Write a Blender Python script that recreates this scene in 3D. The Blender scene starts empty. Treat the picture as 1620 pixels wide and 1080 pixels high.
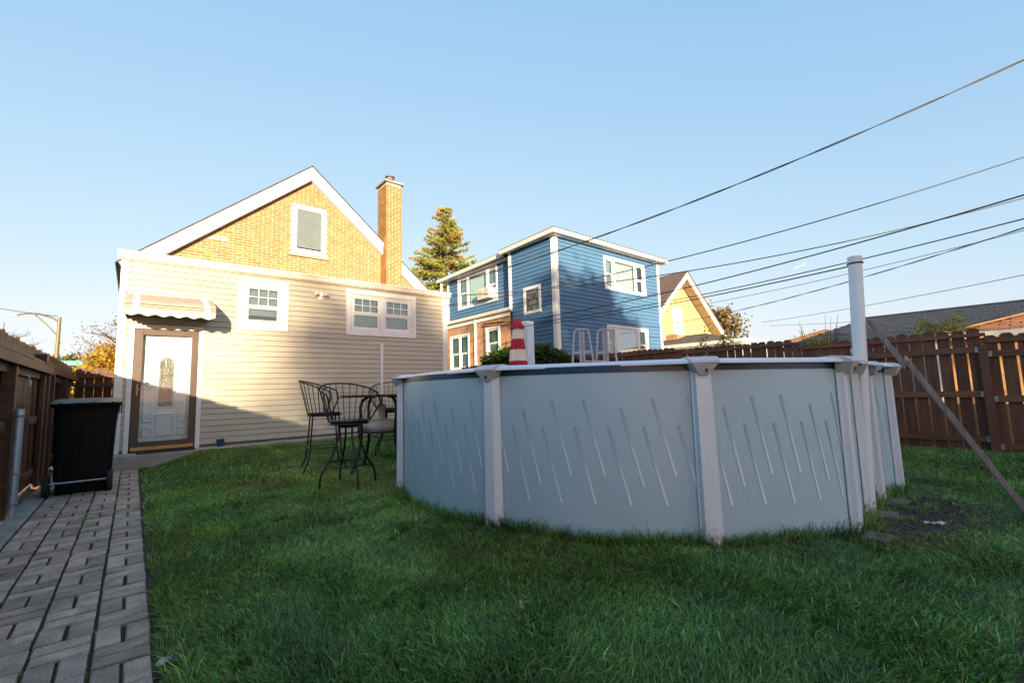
import bpy, math, random
import numpy as np
from mathutils import Vector, Matrix
random.seed(7); RN=np.random.default_rng(11)
PI=math.pi
sc=bpy.context.scene; COL=sc.collection
# ------------------------------------------------------------------ camera, sky, sun, exposure
cam=bpy.data.cameras.new('camera'); camo=bpy.data.objects.new('camera',cam); COL.objects.link(camo)
cam.sensor_width=36; cam.sensor_fit='HORIZONTAL'; cam.lens=15.844; cam.clip_end=6000; cam.clip_start=.05
_dY=Vector((-600,-92,-713)).normalized(); _dX=Vector((860,-50,-713)).normalized()
_dX=(_dX-_dY*_dX.dot(_dY)).normalized(); _dZ=_dX.cross(_dY)
camo.matrix_world=Matrix.Translation((0,0,1.1)) @ Matrix((_dX,_dY,_dZ)).to_4x4()
sc.camera=camo
W=bpy.data.worlds.new('World'); sc.world=W; W.use_nodes=True
nt=W.node_tree; bg=nt.nodes['Background']; sky=nt.nodes.new('ShaderNodeTexSky')
sky.sky_type='NISHITA'; sky.sun_disc=False
SUN=Vector((-1,-2.3,.36)).normalized()
sky.sun_elevation=math.asin(SUN.z); sky.sun_rotation=math.atan2(SUN.x,SUN.y)
sky.altitude=0; sky.air_density=1.0; sky.dust_density=1.6; sky.ozone_density=1.5
# clear evening sky, softened channel by channel so that the pale horizon keeps its tint
sp_=nt.nodes.new('ShaderNodeSeparateXYZ'); cb_=nt.nodes.new('ShaderNodeCombineXYZ'); nt.links.new(sky.outputs[0],sp_.inputs[0])
for i_,(g_,k_) in enumerate(((.64,.80),(.40,.99),(.20,1.36))):
    pw_=nt.nodes.new('ShaderNodeMath'); pw_.operation='POWER'; pw_.inputs[1].default_value=g_; mu_=nt.nodes.new('ShaderNodeMath'); mu_.operation='MULTIPLY'; mu_.inputs[1].default_value=k_
    nt.links.new(sp_.outputs[i_],pw_.inputs[0]); nt.links.new(pw_.outputs[0],mu_.inputs[0]); nt.links.new(mu_.outputs[0],cb_.inputs[i_])
nt.links.new(cb_.outputs[0],bg.inputs[0]); bg.inputs[1].default_value=.15
sl=bpy.data.lights.new('sun','SUN'); slo=bpy.data.objects.new('sun',sl); COL.objects.link(slo)
sl.energy=3.5; sl.angle=math.radians(.6); sl.color=(1.0,.79,.54)
slo.rotation_euler=SUN.to_track_quat('Z','Y').to_euler(); slo.location=(-20,-46,12)
vs=sc.view_settings; vs.view_transform='Standard'; vs.look='None'; vs.gamma=1; vs.use_curve_mapping=False
vs.exposure=1.95
# ------------------------------------------------------------------ materials
MATS={}
def mat(name,col,rough=.6,col2=None,scale=6,var=.12,bump=0,bscale=40,metal=0,spec=.5,rnd=0,stretch=None,attr=None,detail=5,fine=0):
    if name in MATS: return MATS[name]
    m=bpy.data.materials.new(name); m.use_nodes=True; t=m.node_tree; N=t.nodes; K=t.links
    b=N['Principled BSDF']; b.inputs['Roughness'].default_value=rough; b.inputs['Metallic'].default_value=metal
    b.inputs['Specular IOR Level'].default_value=spec
    tc=N.new('ShaderNodeTexCoord'); mp=N.new('ShaderNodeMapping'); K.new(tc.outputs['Object'],mp.inputs[0])
    if stretch: mp.inputs['Scale'].default_value=stretch
    if rnd:
        oi=N.new('ShaderNodeObjectInfo'); vm=N.new('ShaderNodeVectorMath'); vm.operation='SCALE'
        cb=N.new('ShaderNodeCombineXYZ'); K.new(oi.outputs['Random'],cb.inputs[0]); K.new(oi.outputs['Random'],cb.inputs[1]); K.new(oi.outputs['Random'],cb.inputs[2])
        K.new(cb.outputs[0],vm.inputs[0]); vm.inputs['Scale'].default_value=37; K.new(vm.outputs[0],mp.inputs['Location'])
    nz=N.new('ShaderNodeTexNoise'); nz.inputs['Scale'].default_value=scale; nz.inputs['Detail'].default_value=detail
    K.new(mp.outputs[0],nz.inputs['Vector'])
    if col2 is None: col2=tuple(max(0,c*(1-var*2)) for c in col); 
    rp=N.new('ShaderNodeValToRGB'); rp.color_ramp.elements[0].position=.32; rp.color_ramp.elements[1].position=.68
    rp.color_ramp.elements[0].color=(*col2,1); rp.color_ramp.elements[1].color=(*col,1)
    K.new(nz.outputs['Fac'],rp.inputs[0]); out=rp.outputs[0]
    if fine:
        n3=N.new('ShaderNodeTexNoise'); n3.inputs['Scale'].default_value=bscale*2; n3.inputs['Detail'].default_value=3; K.new(mp.outputs[0],n3.inputs['Vector'])
        mr=N.new('ShaderNodeMapRange'); mr.inputs[1].default_value=.3; mr.inputs[2].default_value=.7; mr.inputs[3].default_value=1-fine; mr.inputs[4].default_value=1+fine; K.new(n3.outputs['Fac'],mr.inputs[0])
        vv=N.new('ShaderNodeVectorMath'); vv.operation='SCALE'; K.new(out,vv.inputs[0]); K.new(mr.outputs[0],vv.inputs['Scale']); out=vv.outputs[0]
    if rnd:
        h=N.new('ShaderNodeHueSaturation'); mr=N.new('ShaderNodeMapRange'); mr.inputs[3].default_value=1-rnd; mr.inputs[4].default_value=1+rnd
        K.new(oi.outputs['Random'],mr.inputs[0]); K.new(mr.outputs[0],h.inputs['Value']); K.new(out,h.inputs['Color'])
        m2=N.new('ShaderNodeMath'); m2.operation='MULTIPLY_ADD'; m2.inputs[1].default_value=7.31; m2.inputs[2].default_value=0; K.new(oi.outputs['Random'],m2.inputs[0])
        f=N.new('ShaderNodeMath'); f.operation='FRACT'; K.new(m2.outputs[0],f.inputs[0])
        m3=N.new('ShaderNodeMapRange'); m3.inputs[3].default_value=.5-rnd*.03; m3.inputs[4].default_value=.5+rnd*.03; K.new(f.outputs[0],m3.inputs[0]); K.new(m3.outputs[0],h.inputs['Hue'])
        out=h.outputs[0]
    if attr:
        a=N.new('ShaderNodeAttribute'); a.attribute_name='tint'
        vv=N.new('ShaderNodeMixRGB'); vv.blend_type='MULTIPLY'; vv.inputs[0].default_value=1; K.new(out,vv.inputs[1]); K.new(a.outputs['Color'],vv.inputs[2]); out=vv.outputs[0]
    K.new(out,b.inputs['Base Color'])
    if bump:
        n2=N.new('ShaderNodeTexNoise'); n2.inputs['Scale'].default_value=bscale; n2.inputs['Detail'].default_value=4; K.new(mp.outputs[0],n2.inputs['Vector'])
        bp=N.new('ShaderNodeBump'); bp.inputs['Strength'].default_value=bump; bp.inputs['Distance'].default_value=.01
        K.new(n2.outputs['Fac'],bp.inputs['Height']); K.new(bp.outputs[0],b.inputs['Normal'])
    MATS[name]=m; return m
def leafmat(name,col,trans=.35,rough=.5):
    m=mat(name,col,rough,var=.25,scale=1.2,attr=True,spec=.3)
    t=m.node_tree;N=t.nodes;K=t.links;b=N['Principled BSDF'];o=N['Material Output']
    tr=N.new('ShaderNodeBsdfTranslucent'); mx=N.new('ShaderNodeMixShader'); mx.inputs[0].default_value=trans
    src=b.inputs['Base Color'].links[0].from_socket; K.new(src,tr.inputs[0]); K.new(b.outputs[0],mx.inputs[1]); K.new(tr.outputs[0],mx.inputs[2]); K.new(mx.outputs[0],o.inputs[0]); return m
def glassmat(name,tint=(.8,.9,.9),refl=.12):
    if name in MATS: return MATS[name]
    m=bpy.data.materials.new(name); m.use_nodes=True; t=m.node_tree;N=t.nodes;K=t.links; N.remove(N['Principled BSDF'])
    g=N.new('ShaderNodeBsdfGlossy'); g.inputs['Roughness'].default_value=.01; tr=N.new('ShaderNodeBsdfTransparent'); tr.inputs[0].default_value=(*tint,1)
    fr=N.new('ShaderNodeFresnel'); fr.inputs[0].default_value=1.5; ad=N.new('ShaderNodeMath'); ad.operation='MULTIPLY_ADD'; ad.inputs[1].default_value=1.6; ad.inputs[2].default_value=refl; ad.use_clamp=True
    K.new(fr.outputs[0],ad.inputs[0]); mx=N.new('ShaderNodeMixShader'); ge=N.new('ShaderNodeNewGeometry'); s1=N.new('ShaderNodeMath'); s1.operation='SUBTRACT'; s1.inputs[0].default_value=1; K.new(ge.outputs['Backfacing'],s1.inputs[1]); s2=N.new('ShaderNodeMath'); s2.operation='MULTIPLY'; K.new(ad.outputs[0],s2.inputs[0]); K.new(s1.outputs[0],s2.inputs[1]); K.new(s2.outputs[0],mx.inputs[0]); K.new(tr.outputs[0],mx.inputs[1]); K.new(g.outputs[0],mx.inputs[2])
    nz=N.new('ShaderNodeTexNoise'); nz.inputs['Scale'].default_value=1.5; bp=N.new('ShaderNodeBump'); bp.inputs['Strength'].default_value=.05; bp.inputs['Distance'].default_value=.02
    tc=N.new('ShaderNodeTexCoord'); K.new(tc.outputs['Object'],nz.inputs['Vector']); K.new(nz.outputs['Fac'],bp.inputs['Height']); K.new(bp.outputs[0],g.inputs['Normal'])
    K.new(mx.outputs[0],N['Material Output'].inputs[0]); MATS[name]=m; return m
M=dict(
 white=mat('white_trim',(.80,.79,.76),.45,var=.04,bump=.05,bscale=60),
 vinyl=mat('tan_vinyl',(.49,.445,.345),.5,col2=(.445,.405,.315),scale=3,bump=.12,bscale=55,stretch=(.3,1,4),rnd=.02),
 cream=mat('cream_metal',(.72,.66,.55),.42,var=.05),
 tanstripe=mat('awning_tan',(.40,.34,.26),.5,var=.06),
 blue=mat('blue_siding',(.068,.165,.295),.5,col2=(.062,.15,.27),scale=4,bump=.12,bscale=50,rnd=.03),
 brick=mat('yellow_brick',(.36,.20,.068),.85,col2=(.27,.14,.046),scale=9,rnd=.22,bump=.4,bscale=60),
 brickj=mat('yellow_brick_wall',(.37,.205,.07),.85,col2=(.26,.135,.045),scale=5,detail=1,bump=.4,bscale=60),
 mortar=mat('mortar',(.62,.54,.42),.95,var=.12,scale=12,bump=.4,bscale=80),
 rbrick=mat('red_orange_brick',(.50,.29,.15),.85,col2=(.36,.17,.085),scale=9,detail=1,bump=.4,bscale=60),
 rmortar=mat('red_mortar',(.42,.36,.30),.95,var=.12,scale=12),
 shingle=mat('asphalt_shingle',(.055,.058,.07),.9,col2=(.03,.032,.04),scale=5,rnd=.3,bump=.5,bscale=120,fine=.25),
 slate=mat('slate_shingle',(.036,.046,.070),.9,col2=(.018,.024,.038),scale=4,detail=2,bump=.5,bscale=120,fine=.25),
 oshingle=mat('rust_shingle',(.42,.19,.075),.9,col2=(.31,.13,.05),scale=4,detail=2,bump=.5,bscale=120,fine=.2),
 bshingle=mat('brown_shingle',(.15,.105,.08),.9,col2=(.09,.065,.05),scale=6,detail=2,bump=.5,bscale=120,fine=.25),
 fence=mat('stained_cedar',(.135,.050,.024),.6,col2=(.050,.019,.010),scale=3.2,stretch=(7,7,.7),rnd=.24,bump=.45,bscale=22,fine=.2),
 rail=mat('stained_rail',(.165,.072,.036),.6,col2=(.085,.034,.018),scale=3,stretch=(5,.7,9),rnd=.2,bump=.4,bscale=24,fine=.15),
 railx=mat('stained_rail_cross',(.13,.055,.030),.62,col2=(.07,.03,.018),scale=3,stretch=(.7,5,9),rnd=.2,bump=.4,bscale=24,fine=.15),
 galv=mat('galvanised_steel',(.36,.42,.47),.42,col2=(.27,.31,.35),scale=18,metal=.6,bump=.1),
 rust=mat('weathered_bracket',(.33,.33,.31),.6,col2=(.14,.09,.06),scale=30,metal=.3),
 conc=mat('concrete',(.36,.34,.31),.9,col2=(.24,.225,.20),scale=5,bump=.5,bscale=70,fine=.18),
 stepc=mat('step_concrete',(.44,.38,.31),.9,col2=(.33,.28,.22),scale=5,bump=.4,bscale=60,fine=.12),
 paver=mat('paver',(.49,.355,.275),.85,col2=(.27,.205,.165),scale=9,rnd=.3,bump=.7,bscale=85,fine=.32),
 soil=mat('soil',(.042,.031,.022),.95,col2=(.018,.014,.010),scale=22,bump=1,bscale=40,fine=.3),
 turf=mat('turf_soil',(.040,.052,.018),.95,col2=(.045,.036,.020),scale=10,bump=1,bscale=60,fine=.3),
 poolw=None,
 pwhite=mat('pool_white',(.66,.755,.84),.38,var=.04,scale=3,bump=.03,bscale=30,fine=.03),
 pcap=mat('pool_cap',(.54,.57,.61),.45,var=.06,scale=12),
 liner=mat('pool_liner',(.008,.05,.12),.35,var=.1),
 black=mat('black_iron',(.012,.012,.014),.38,var=.2,scale=20,spec=.5),
 binm=mat('black_bin_plastic',(.004,.005,.006),.55,spec=.16,var=.2,scale=5,bump=.15,bscale=120),
 binlid=mat('bin_lid',(.009,.011,.013),.5,spec=.2,var=.2,scale=5,bump=.1,bscale=120),
 rubber=mat('rubber',(.012,.012,.012),.75,var=.2),
 dbrown=mat('door_brown',(.088,.060,.044),.38,var=.06),
 door=mat('door_white',(.80,.80,.79),.4,var=.02),
 brass=mat('brass',(.50,.38,.16),.3,metal=.8,var=.1),
 leadg=mat('leaded_glass',(.10,.12,.12),.12,col2=(.20,.22,.20),scale=30,bump=.6,bscale=60,spec=.8),
 potb=mat('blue_glaze',(.02,.07,.16),.25,var=.2,scale=10),
 wood=mat('table_wood',(.14,.075,.05),.5,col2=(.075,.04,.03),scale=4,stretch=(8,1,1),bump=.2,fine=.15),
 gwood=mat('weathered_lumber',(.27,.25,.24),.8,col2=(.15,.135,.125),scale=4,stretch=(10,10,.8),bump=.5,bscale=30,fine=.2),
 basew=mat('base_plastic',(.56,.56,.52),.45,var=.08),
 red=mat('umbrella_red',(.42,.015,.045),.8,var=.1), uw=mat('umbrella_white',(.72,.68,.60),.8,var=.06),
 alum=mat('ladder_grey',(.40,.42,.43),.4,var=.08,scale=10),
 pole_green=mat('pole_green',(.11,.15,.04),.5,col2=(.17,.12,.05),scale=2),
 lampg=mat('lamp_grey',(.16,.135,.10),.5,var=.1),
 sign=mat('sign_green',(.0,.33,.21),.4,var=.03),
 wire=mat('wire_black',(.012,.016,.018),.6,var=.1),
 bark=mat('bark',(.10,.072,.05),.9,col2=(.05,.038,.028),scale=9,bump=.6,bscale=30),
 blind=mat('blind',(.50,.54,.52),.6,var=.03), curtain=mat('curtain',(.72,.70,.64),.8,var=.05),
 dark=mat('dark_room',(.02,.022,.024),.9,var=.1),
 stucco=mat('pale_stucco',(.55,.50,.42),.9,var=.08), roadm=mat('asphalt',(.06,.06,.06),.9,var=.2,scale=3,bump=.3),
 side=mat('sidewalk_concrete',(.42,.38,.33),.9,var=.1,scale=3),
 ground=mat('ground_grass',(.05,.07,.025),.95,col2=(.06,.055,.03),scale=1.3,bump=.6,bscale=10),
 glass=glassmat('window_glass'),sglass=glassmat('storm_glass',(.93,.95,.95),.03),skyg=glassmat('sky_glass',(.75,.85,.88),.42),
 black_p=mat('black_plastic',(.015,.015,.016),.4,var=.1), lens=mat('lamp_lens',(.75,.75,.72),.2,var=.05),
 paper=mat('wrapper',(.62,.60,.60),.7,var=.1), leaf1=mat('dry_leaf',(.42,.30,.19),.8,var=.2),
)
def grime(m,z0=.0,z1=.20,col=(.22,.19,.16)):
    t=m.node_tree;N=t.nodes;K=t.links;b=N['Principled BSDF']; src=b.inputs['Base Color'].links[0].from_socket
    tc=N.new('ShaderNodeTexCoord'); sp=N.new('ShaderNodeSeparateXYZ'); K.new(tc.outputs['Object'],sp.inputs[0]); nz=N.new('ShaderNodeTexNoise'); nz.inputs['Scale'].default_value=30; nz.inputs['Detail'].default_value=6; K.new(tc.outputs['Object'],nz.inputs[0])
    mr=N.new('ShaderNodeMapRange'); mr.inputs[1].default_value=z0; mr.inputs[2].default_value=z1; mr.inputs[3].default_value=.30; mr.inputs[4].default_value=-.06; K.new(sp.outputs[2],mr.inputs[0])
    ad=N.new('ShaderNodeMath'); K.new(nz.outputs['Fac'],ad.inputs[0]); K.new(mr.outputs[0],ad.inputs[1]); st=N.new('ShaderNodeMapRange'); st.inputs[1].default_value=.64; st.inputs[2].default_value=.80; st.inputs[4].default_value=.85; K.new(ad.outputs[0],st.inputs[0])
    mx=N.new('ShaderNodeMixRGB'); K.new(st.outputs[0],mx.inputs[0]); K.new(src,mx.inputs[1]); mx.inputs[2].default_value=(*col,1); K.new(mx.outputs[0],b.inputs['Base Color'])
grime(M['pwhite'])
# ------------------------------------------------------------------ object helpers
def tag(o,label=None,cat=None,group=None,kind=None):
    if label:o['label']=label
    if cat:o['category']=cat
    if group:o['group']=group
    if kind:o['kind']=kind
    return o
def empty(name,loc,label,cat,group=None,rz=0):
    o=bpy.data.objects.new(name,None); COL.objects.link(o); o.location=loc; o.rotation_euler=(0,0,rz); o.empty_display_size=.2
    return tag(o,label,cat,group)
class MB:
    def __init__(s): s.v=[]; s.f=[]
    def add(s,vs,fs):
        n=len(s.v); s.v+= [tuple(map(float,v)) for v in vs]; s.f+=[tuple(i+n for i in f) for f in fs]; return s
    def box(s,x0,x1,y0,y1,z0,z1):
        return s.add([(x0,y0,z0),(x1,y0,z0),(x1,y1,z0),(x0,y1,z0),(x0,y0,z1),(x1,y0,z1),(x1,y1,z1),(x0,y1,z1)],[(0,3,2,1),(4,5,6,7),(0,1,5,4),(1,2,6,5),(2,3,7,6),(3,0,4,7)])
    def obox(s,c,ax,ay,az,hx,hy,hz):
        c=Vector(c);ax,ay,az=[Vector(a).normalized() for a in (ax,ay,az)]
        P=[c+ax*hx*i+ay*hy*j+az*hz*k for k in(-1,1) for i,j in((-1,-1),(1,-1),(1,1),(-1,1))]
        return s.add(P,[(0,3,2,1),(4,5,6,7),(0,1,5,4),(1,2,6,5),(2,3,7,6),(3,0,4,7)])
    def beam(s,a,b,w,h,up=(0,0,1)):
        a=Vector(a);b=Vector(b);d=(b-a);L=d.length;d.normalize();u=Vector(up); sx=d.cross(u)
        if sx.length<1e-4: sx=d.cross(Vector((1,0,0)))
        sx.normalize();u=sx.cross(d); return s.obox((a+b)/2,d,sx,u,L/2,w/2,h/2)
    def tube(s,P,r,n=8,cap=True):
        P=[Vector(p) for p in P]; R=r if hasattr(r,'__len__') else [r]*len(P); vs=[];fs=[]
        t0=(P[1]-P[0]).normalized(); u=t0.orthogonal().normalized()
        for i,p in enumerate(P):
            t=((P[min(i+1,len(P)-1)]-P[max(i-1,0)])).normalized()
            u=(u-t*u.dot(t)); u=u.normalized() if u.length>1e-6 else t.orthogonal().normalized(); w=t.cross(u)
            for k in range(n):
                a=2*PI*k/n; vs.append(p+(u*math.cos(a)+w*math.sin(a))*R[i])
        for i in range(len(P)-1):
            for k in range(n): fs.append((i*n+k,i*n+(k+1)%n,(i+1)*n+(k+1)%n,(i+1)*n+k))
        if cap: fs.append(tuple(range(n))[::-1]); fs.append(tuple((len(P)-1)*n+k for k in range(n)))
        return s.add(vs,fs)
    def ring(s,c,R,r,n=40,m=8,sx=1,sy=1):
        c=Vector(c);vs=[];fs=[]
        for i in range(n):
            a=2*PI*i/n
            for k in range(m):
                b=2*PI*k/m; rr=R+r*math.cos(b); vs.append((c.x+rr*math.cos(a)*sx,c.y+rr*math.sin(a)*sy,c.z+r*math.sin(b)))
        for i in range(n):
            for k in range(m): fs.append((i*m+k,((i+1)%n)*m+k,((i+1)%n)*m+(k+1)%m,i*m+(k+1)%m))
        return s.add(vs,fs)
    def lathe(s,prof,c=(0,0,0),n=24):
        vs=[];fs=[];c=Vector(c)
        for r,z in prof:
            for k in range(n): a=2*PI*k/n; vs.append((c.x+r*math.cos(a),c.y+r*math.sin(a),c.z+z))
        for i in range(len(prof)-1):
            for k in range(n): fs.append((i*n+k,i*n+(k+1)%n,(i+1)*n+(k+1)%n,(i+1)*n+k))
        fs.append(tuple(range(n))[::-1]); fs.append(tuple((len(prof)-1)*n+k for k in range(n)))
        return s.add(vs,fs)
    def extr(s,poly,axis,a,b):
        # polygon in the plane normal to axis ('x','y','z') extruded from a to b
        f={'x':lambda p,t:(t,p[0],p[1]),'y':lambda p,t:(p[0],t,p[1]),'z':lambda p,t:(p[0],p[1],t)}[axis]
        n=len(poly); return s.add([f(p,a) for p in poly]+[f(p,b) for p in poly],[tuple(range(n))[::-1],tuple(range(n,2*n))]+[(i,(i+1)%n,n+(i+1)%n,n+i) for i in range(n)])
    def grid(s,F,nu,nv):
        vs=[F(i/nu,j/nv) for j in range(nv+1) for i in range(nu+1)]
        return s.add(vs,[(j*(nu+1)+i,j*(nu+1)+i+1,(j+1)*(nu+1)+i+1,(j+1)*(nu+1)+i) for j in range(nv) for i in range(nu)])
    def mesh(s,name,m,smooth=False):
        me=bpy.data.meshes.new(name); me.from_pydata(s.v,[],s.f); me.materials.append(m)
        import bmesh
        b=bmesh.new(); b.from_mesh(me); bmesh.ops.recalc_face_normals(b,faces=b.faces); b.to_mesh(me); b.free()
        if smooth:
            for p in me.polygons:p.use_smooth=True
            try: me.set_sharp_from_angle(angle=math.radians(40))
            except Exception: pass
        me.update(); return me
    def build(s,name,m,parent=None,smooth=False,bevel=0,label=None,cat=None,group=None,kind=None,loc=None):
        me=s.mesh(name,m,smooth); o=bpy.data.objects.new(name,me); COL.objects.link(o)
        if loc: o.location=loc
        if parent: o.parent=parent
        if bevel:
            bv=o.modifiers.new('bevel','BEVEL'); bv.width=bevel; bv.segments=2; bv.limit_method='ANGLE'; bv.angle_limit=math.radians(40)
        return tag(o,label,cat,group,kind)
def share(name,me,parent,loc=(0,0,0),rot=(0,0,0),scale=(1,1,1)):
    o=bpy.data.objects.new(name,me); COL.objects.link(o); o.parent=parent; o.location=loc; o.rotation_euler=rot; o.scale=scale; return o
def copytree(o,parent=None):
    c=o.copy(); COL.objects.link(c); c.parent=parent
    for ch in list(o.children): copytree(ch,c)
    return c
def npmesh(name,V,F,m,tint=None,parent=None,smooth=False,**kw):
    V=np.asarray(V,np.float32); F=np.asarray(F,np.int32); k=F.shape[1]
    me=bpy.data.meshes.new(name); me.vertices.add(len(V)); me.vertices.foreach_set('co',V.ravel())
    me.loops.add(F.size); me.loops.foreach_set('vertex_index',F.ravel()); me.polygons.add(len(F))
    me.polygons.foreach_set('loop_start',np.arange(0,F.size,k,dtype=np.int32)); me.polygons.foreach_set('loop_total',np.full(len(F),k,np.int32))
    if smooth: me.polygons.foreach_set('use_smooth',np.ones(len(F),bool))
    me.update(calc_edges=True); me.materials.append(m)
    if tint is not None:
        a=me.attributes.new('tint','FLOAT_COLOR','POINT'); a.data.foreach_set('color',np.c_[tint,np.ones(len(V))].astype(np.float32).ravel())
    o=bpy.data.objects.new(name,me); COL.objects.link(o)
    if parent:o.parent=parent
    return tag(o,**kw)
# ------------------------------------------------------------------ ground
def sstep(a,b,x): t=np.clip((x-a)/(b-a),0,1); return t*t*(3-2*t)
def gz(x,y):
    return .185*sstep(6.2,9.4,y)*sstep(.12,1.1,x)*(1-sstep(6.3,8,x)) + .012*np.sin(x*2.1+y*1.3)+.008*np.sin(x*5.3-y*3.7)
PX0,PX1=-.705,.115
b=MB(); b.box(-400,400,-300,900,-1,-.06); b.build('ground',M['ground'],kind='structure')
b=MB(); b.box(-3.0,-1.02,-30,60,-.06,-.015); b.build('sidewalk',M['side'],kind='structure')
b=MB(); b.box(-13,-5.2,-80,300,-.06,-.052); b.build('street',M['roadm'],kind='structure')
xs=np.linspace(.115,9.6,120); ys=np.linspace(-3,10.0,160); X,Y=np.meshgrid(xs,ys)
V=np.c_[X.ravel(),Y.ravel(),(gz(X,Y)-.012).ravel()]; i,j=np.meshgrid(np.arange(119),np.arange(159)); q=(j*120+i).ravel()
npmesh('lawn_soil',V,np.c_[q,q+1,q+121,q+120],M['turf'],kind='structure',smooth=True)
# bare earth beside the pool
def dirt(x,y): # 0..1 density of grass
    d=np.exp(-(((x-4.75)/1.0)**2+((y-.78)/.33)**2)**1.5)
    e=np.exp(-((x-.13)/.07)**2)*(.5+.5*np.sin(y*3.1))
    return np.clip(1-1.15*d-.75*e,0,1)
b=MB()
def F(u,v):
    x=3.7+2.7*u;y=.15+1.0*v; e=min(u,1-u)*min(v,1-v)*4
    return (x,y,float(gz(x,y))-.022+.05*min(1,e*2.5)*(.55+.45*random.random()))
b.grid(F,54,24); b.build('bare_earth',M['soil'],kind='structure')
# ------------------------------------------------------------------ paved path (basket weave)
path=empty('paved_path',(0,0,0),None,None); path['kind']='structure'
MB().box(PX0-.01,PX1+.005,-3,9.45,-.06,.004).build('joint_bed',M['soil'],path)
def paver_mesh(lx,ly):
    b=MB(); e=.0055;h=.024; x,y=lx/2-.003,ly/2-.003
    v=[(-x,-y,-.03),(x,-y,-.03),(x,y,-.03),(-x,y,-.03),(-x,-y,h-e),(x,-y,h-e),(x,y,h-e),(-x,y,h-e),(-x+e,-y+e,h),(x-e,-y+e,h),(x-e,y-e,h),(-x+e,y-e,h)]
    b.add(v,[(0,1,5,4),(1,2,6,5),(2,3,7,6),(3,0,4,7),(4,5,9,8),(5,6,10,9),(6,7,11,10),(7,4,8,11),(8,9,10,11)]); return b
pa=[paver_mesh(.0945,.1965).mesh('paver',M['paver'])]; pb=[paver_mesh(.1965,.0905).mesh('paver',M['paver'])]
rest=MB(); cells=[]
for cx in range(4):
    for cy in range(-5,45):
        y0=.35+cy*.205; x0=PX0+cx*.205
        if y0+.205>9.46: continue
        horiz=(cx+cy)%2==0
        for k in(0,1):
            if horiz: cells.append((x0+.1025,y0+.0513+k*.1027,1))
            else: cells.append((x0+.0513+k*.1027,y0+.1025,0))
cells.sort(key=lambda c:(0 if c[1]>2.2 else 1, math.hypot(c[0],c[1])))
for n,(x,y,h) in enumerate(cells):
    dz=random.uniform(-.004,.004)-.006; rz=random.gauss(0,.012); rx,ry=random.gauss(0,.012),random.gauss(0,.012)
    if n<298: share('paver',(pb if h else pa)[0],path,(x+random.gauss(0,.0015),y,dz),(rx,ry,rz))
    else:
        pm=paver_mesh(.2,.1015) if h else paver_mesh(.1015,.2); rest.add([(a+x,bb+y,c+dz) for a,bb,c in pm.v],pm.f)
rest.build('paver',M['paver'],path,kind='stuff')
MB().box(-.87,PX0-.012,-3,9.44,-.06,.03).build('path_edging',M['conc'],path,bevel=.008)
# step slab along the house
st=empty('concrete_step',(0,0,0),None,None); st['kind']='structure'
MB().box(-.85,1.42,9.44,9.905,-.06,.222).build('slab',M['stepc'],st,bevel=.008)
for k in range(15): MB().box(1.426+k*.32,1.740+k*.32,9.50,9.905,-.06,.224+random.uniform(-.004,.004)).build('slab',M['stepc'],st,bevel=.005)
# ------------------------------------------------------------------ walls with siding
def siding(parent,axis,face,a0,a1,z0,z1,step,holes,m,out=-1,proud=.014,name='siding_board',groove=.007):
    """axis 'x': wall runs along x at y=face, looks to -y; axis 'y': runs along y at x=face, looks to -x"""
    n=int((z1-z0)/step+.999); h=step
    for k in range(n):
        za=z0+k*h; zb=min(za+h,z1); b=MB()
        cuts=[(a0,a1,za,zb)]
        for (h0,h1,g0,g1) in holes:
            nc=[]
            for (p,q,u,v) in cuts:
                if h1<=p or h0>=q or g1<=u+1e-4 or g0>=v-1e-4: nc.append((p,q,u,v)); continue
                if p<h0: nc.append((p,h0,u,v))
                if h1<q: nc.append((h1,q,u,v))
                lo,hi=max(p,h0),min(q,h1)
                if g0>u+.004: nc.append((lo,hi,u,g0))
                if g1<v-.004: nc.append((lo,hi,g1,v))
            cuts=nc
        for (p,q,u,v) in cuts:
            if v-u<.012: continue
            b=MB(); uu=u+groove if abs(u-za)<1e-4 else u
            t=lambda z:proud*(1-(z-za)/h)+.003
            f=face+out*t(uu); g=face+out*t(v); bk=face-out*.004
            prof=[(bk,uu),(f,uu),(f,uu+.004),(g,v),(bk,v)]
            if axis=='x': b.extr([(y,z) for y,z in prof],'x',p,q)
            else: b.extr([(x,z) for x,z in prof],'y',p,q)
            b.build(name,m,parent)
def brickwall(T,u0,u1,z0,z1,inside,L=.215,H=.0675,g=.015,proud=.012):
    """yield brick boxes (u0,u1,z0,z1) clipped by inside(u,z)"""
    out=[];r=0;z=z0
    while z<z1-.02:
        zz=min(z+H-g,z1); u=u0-(L/2 if r%2 else 0)
        if r%6==5: LL=L/2
        else: LL=L
        while u<u1:
            a,bb=max(u,u0),min(u+LL-g,u1)
            if bb-a>.03 and inside((a+bb)/2,(z+zz)/2,bb-a): out.append((a,bb,z,zz))
            u+=LL
        z+=H;r+=1
    return out
def frame(b,axis,face,u0,u1,z0,z1,w,d0,d1,wb=None):
    """picture frame; depth from face-d0 (front) to face+d1"""
    wb=w if wb is None else wb
    for (a,c,e,f) in ((u0,u1,z1-w,z1),(u0,u1,z0,z0+wb),(u0,u0+w,z0+wb,z1-w),(u1-w,u1,z0+wb,z1-w)):
        if axis=='x': b.box(a,c,face-d0,face+d1,e,f)
        else: b.box(face-d0,face+d1,a,c,e,f)
def rect(b,axis,face,u0,u1,z0,z1,d0,d1):
    if axis=='x': b.box(u0,u1,face-d0,face+d1,z0,z1)
    else: b.box(face-d0,face+d1,u0,u1,z0,z1)
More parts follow.
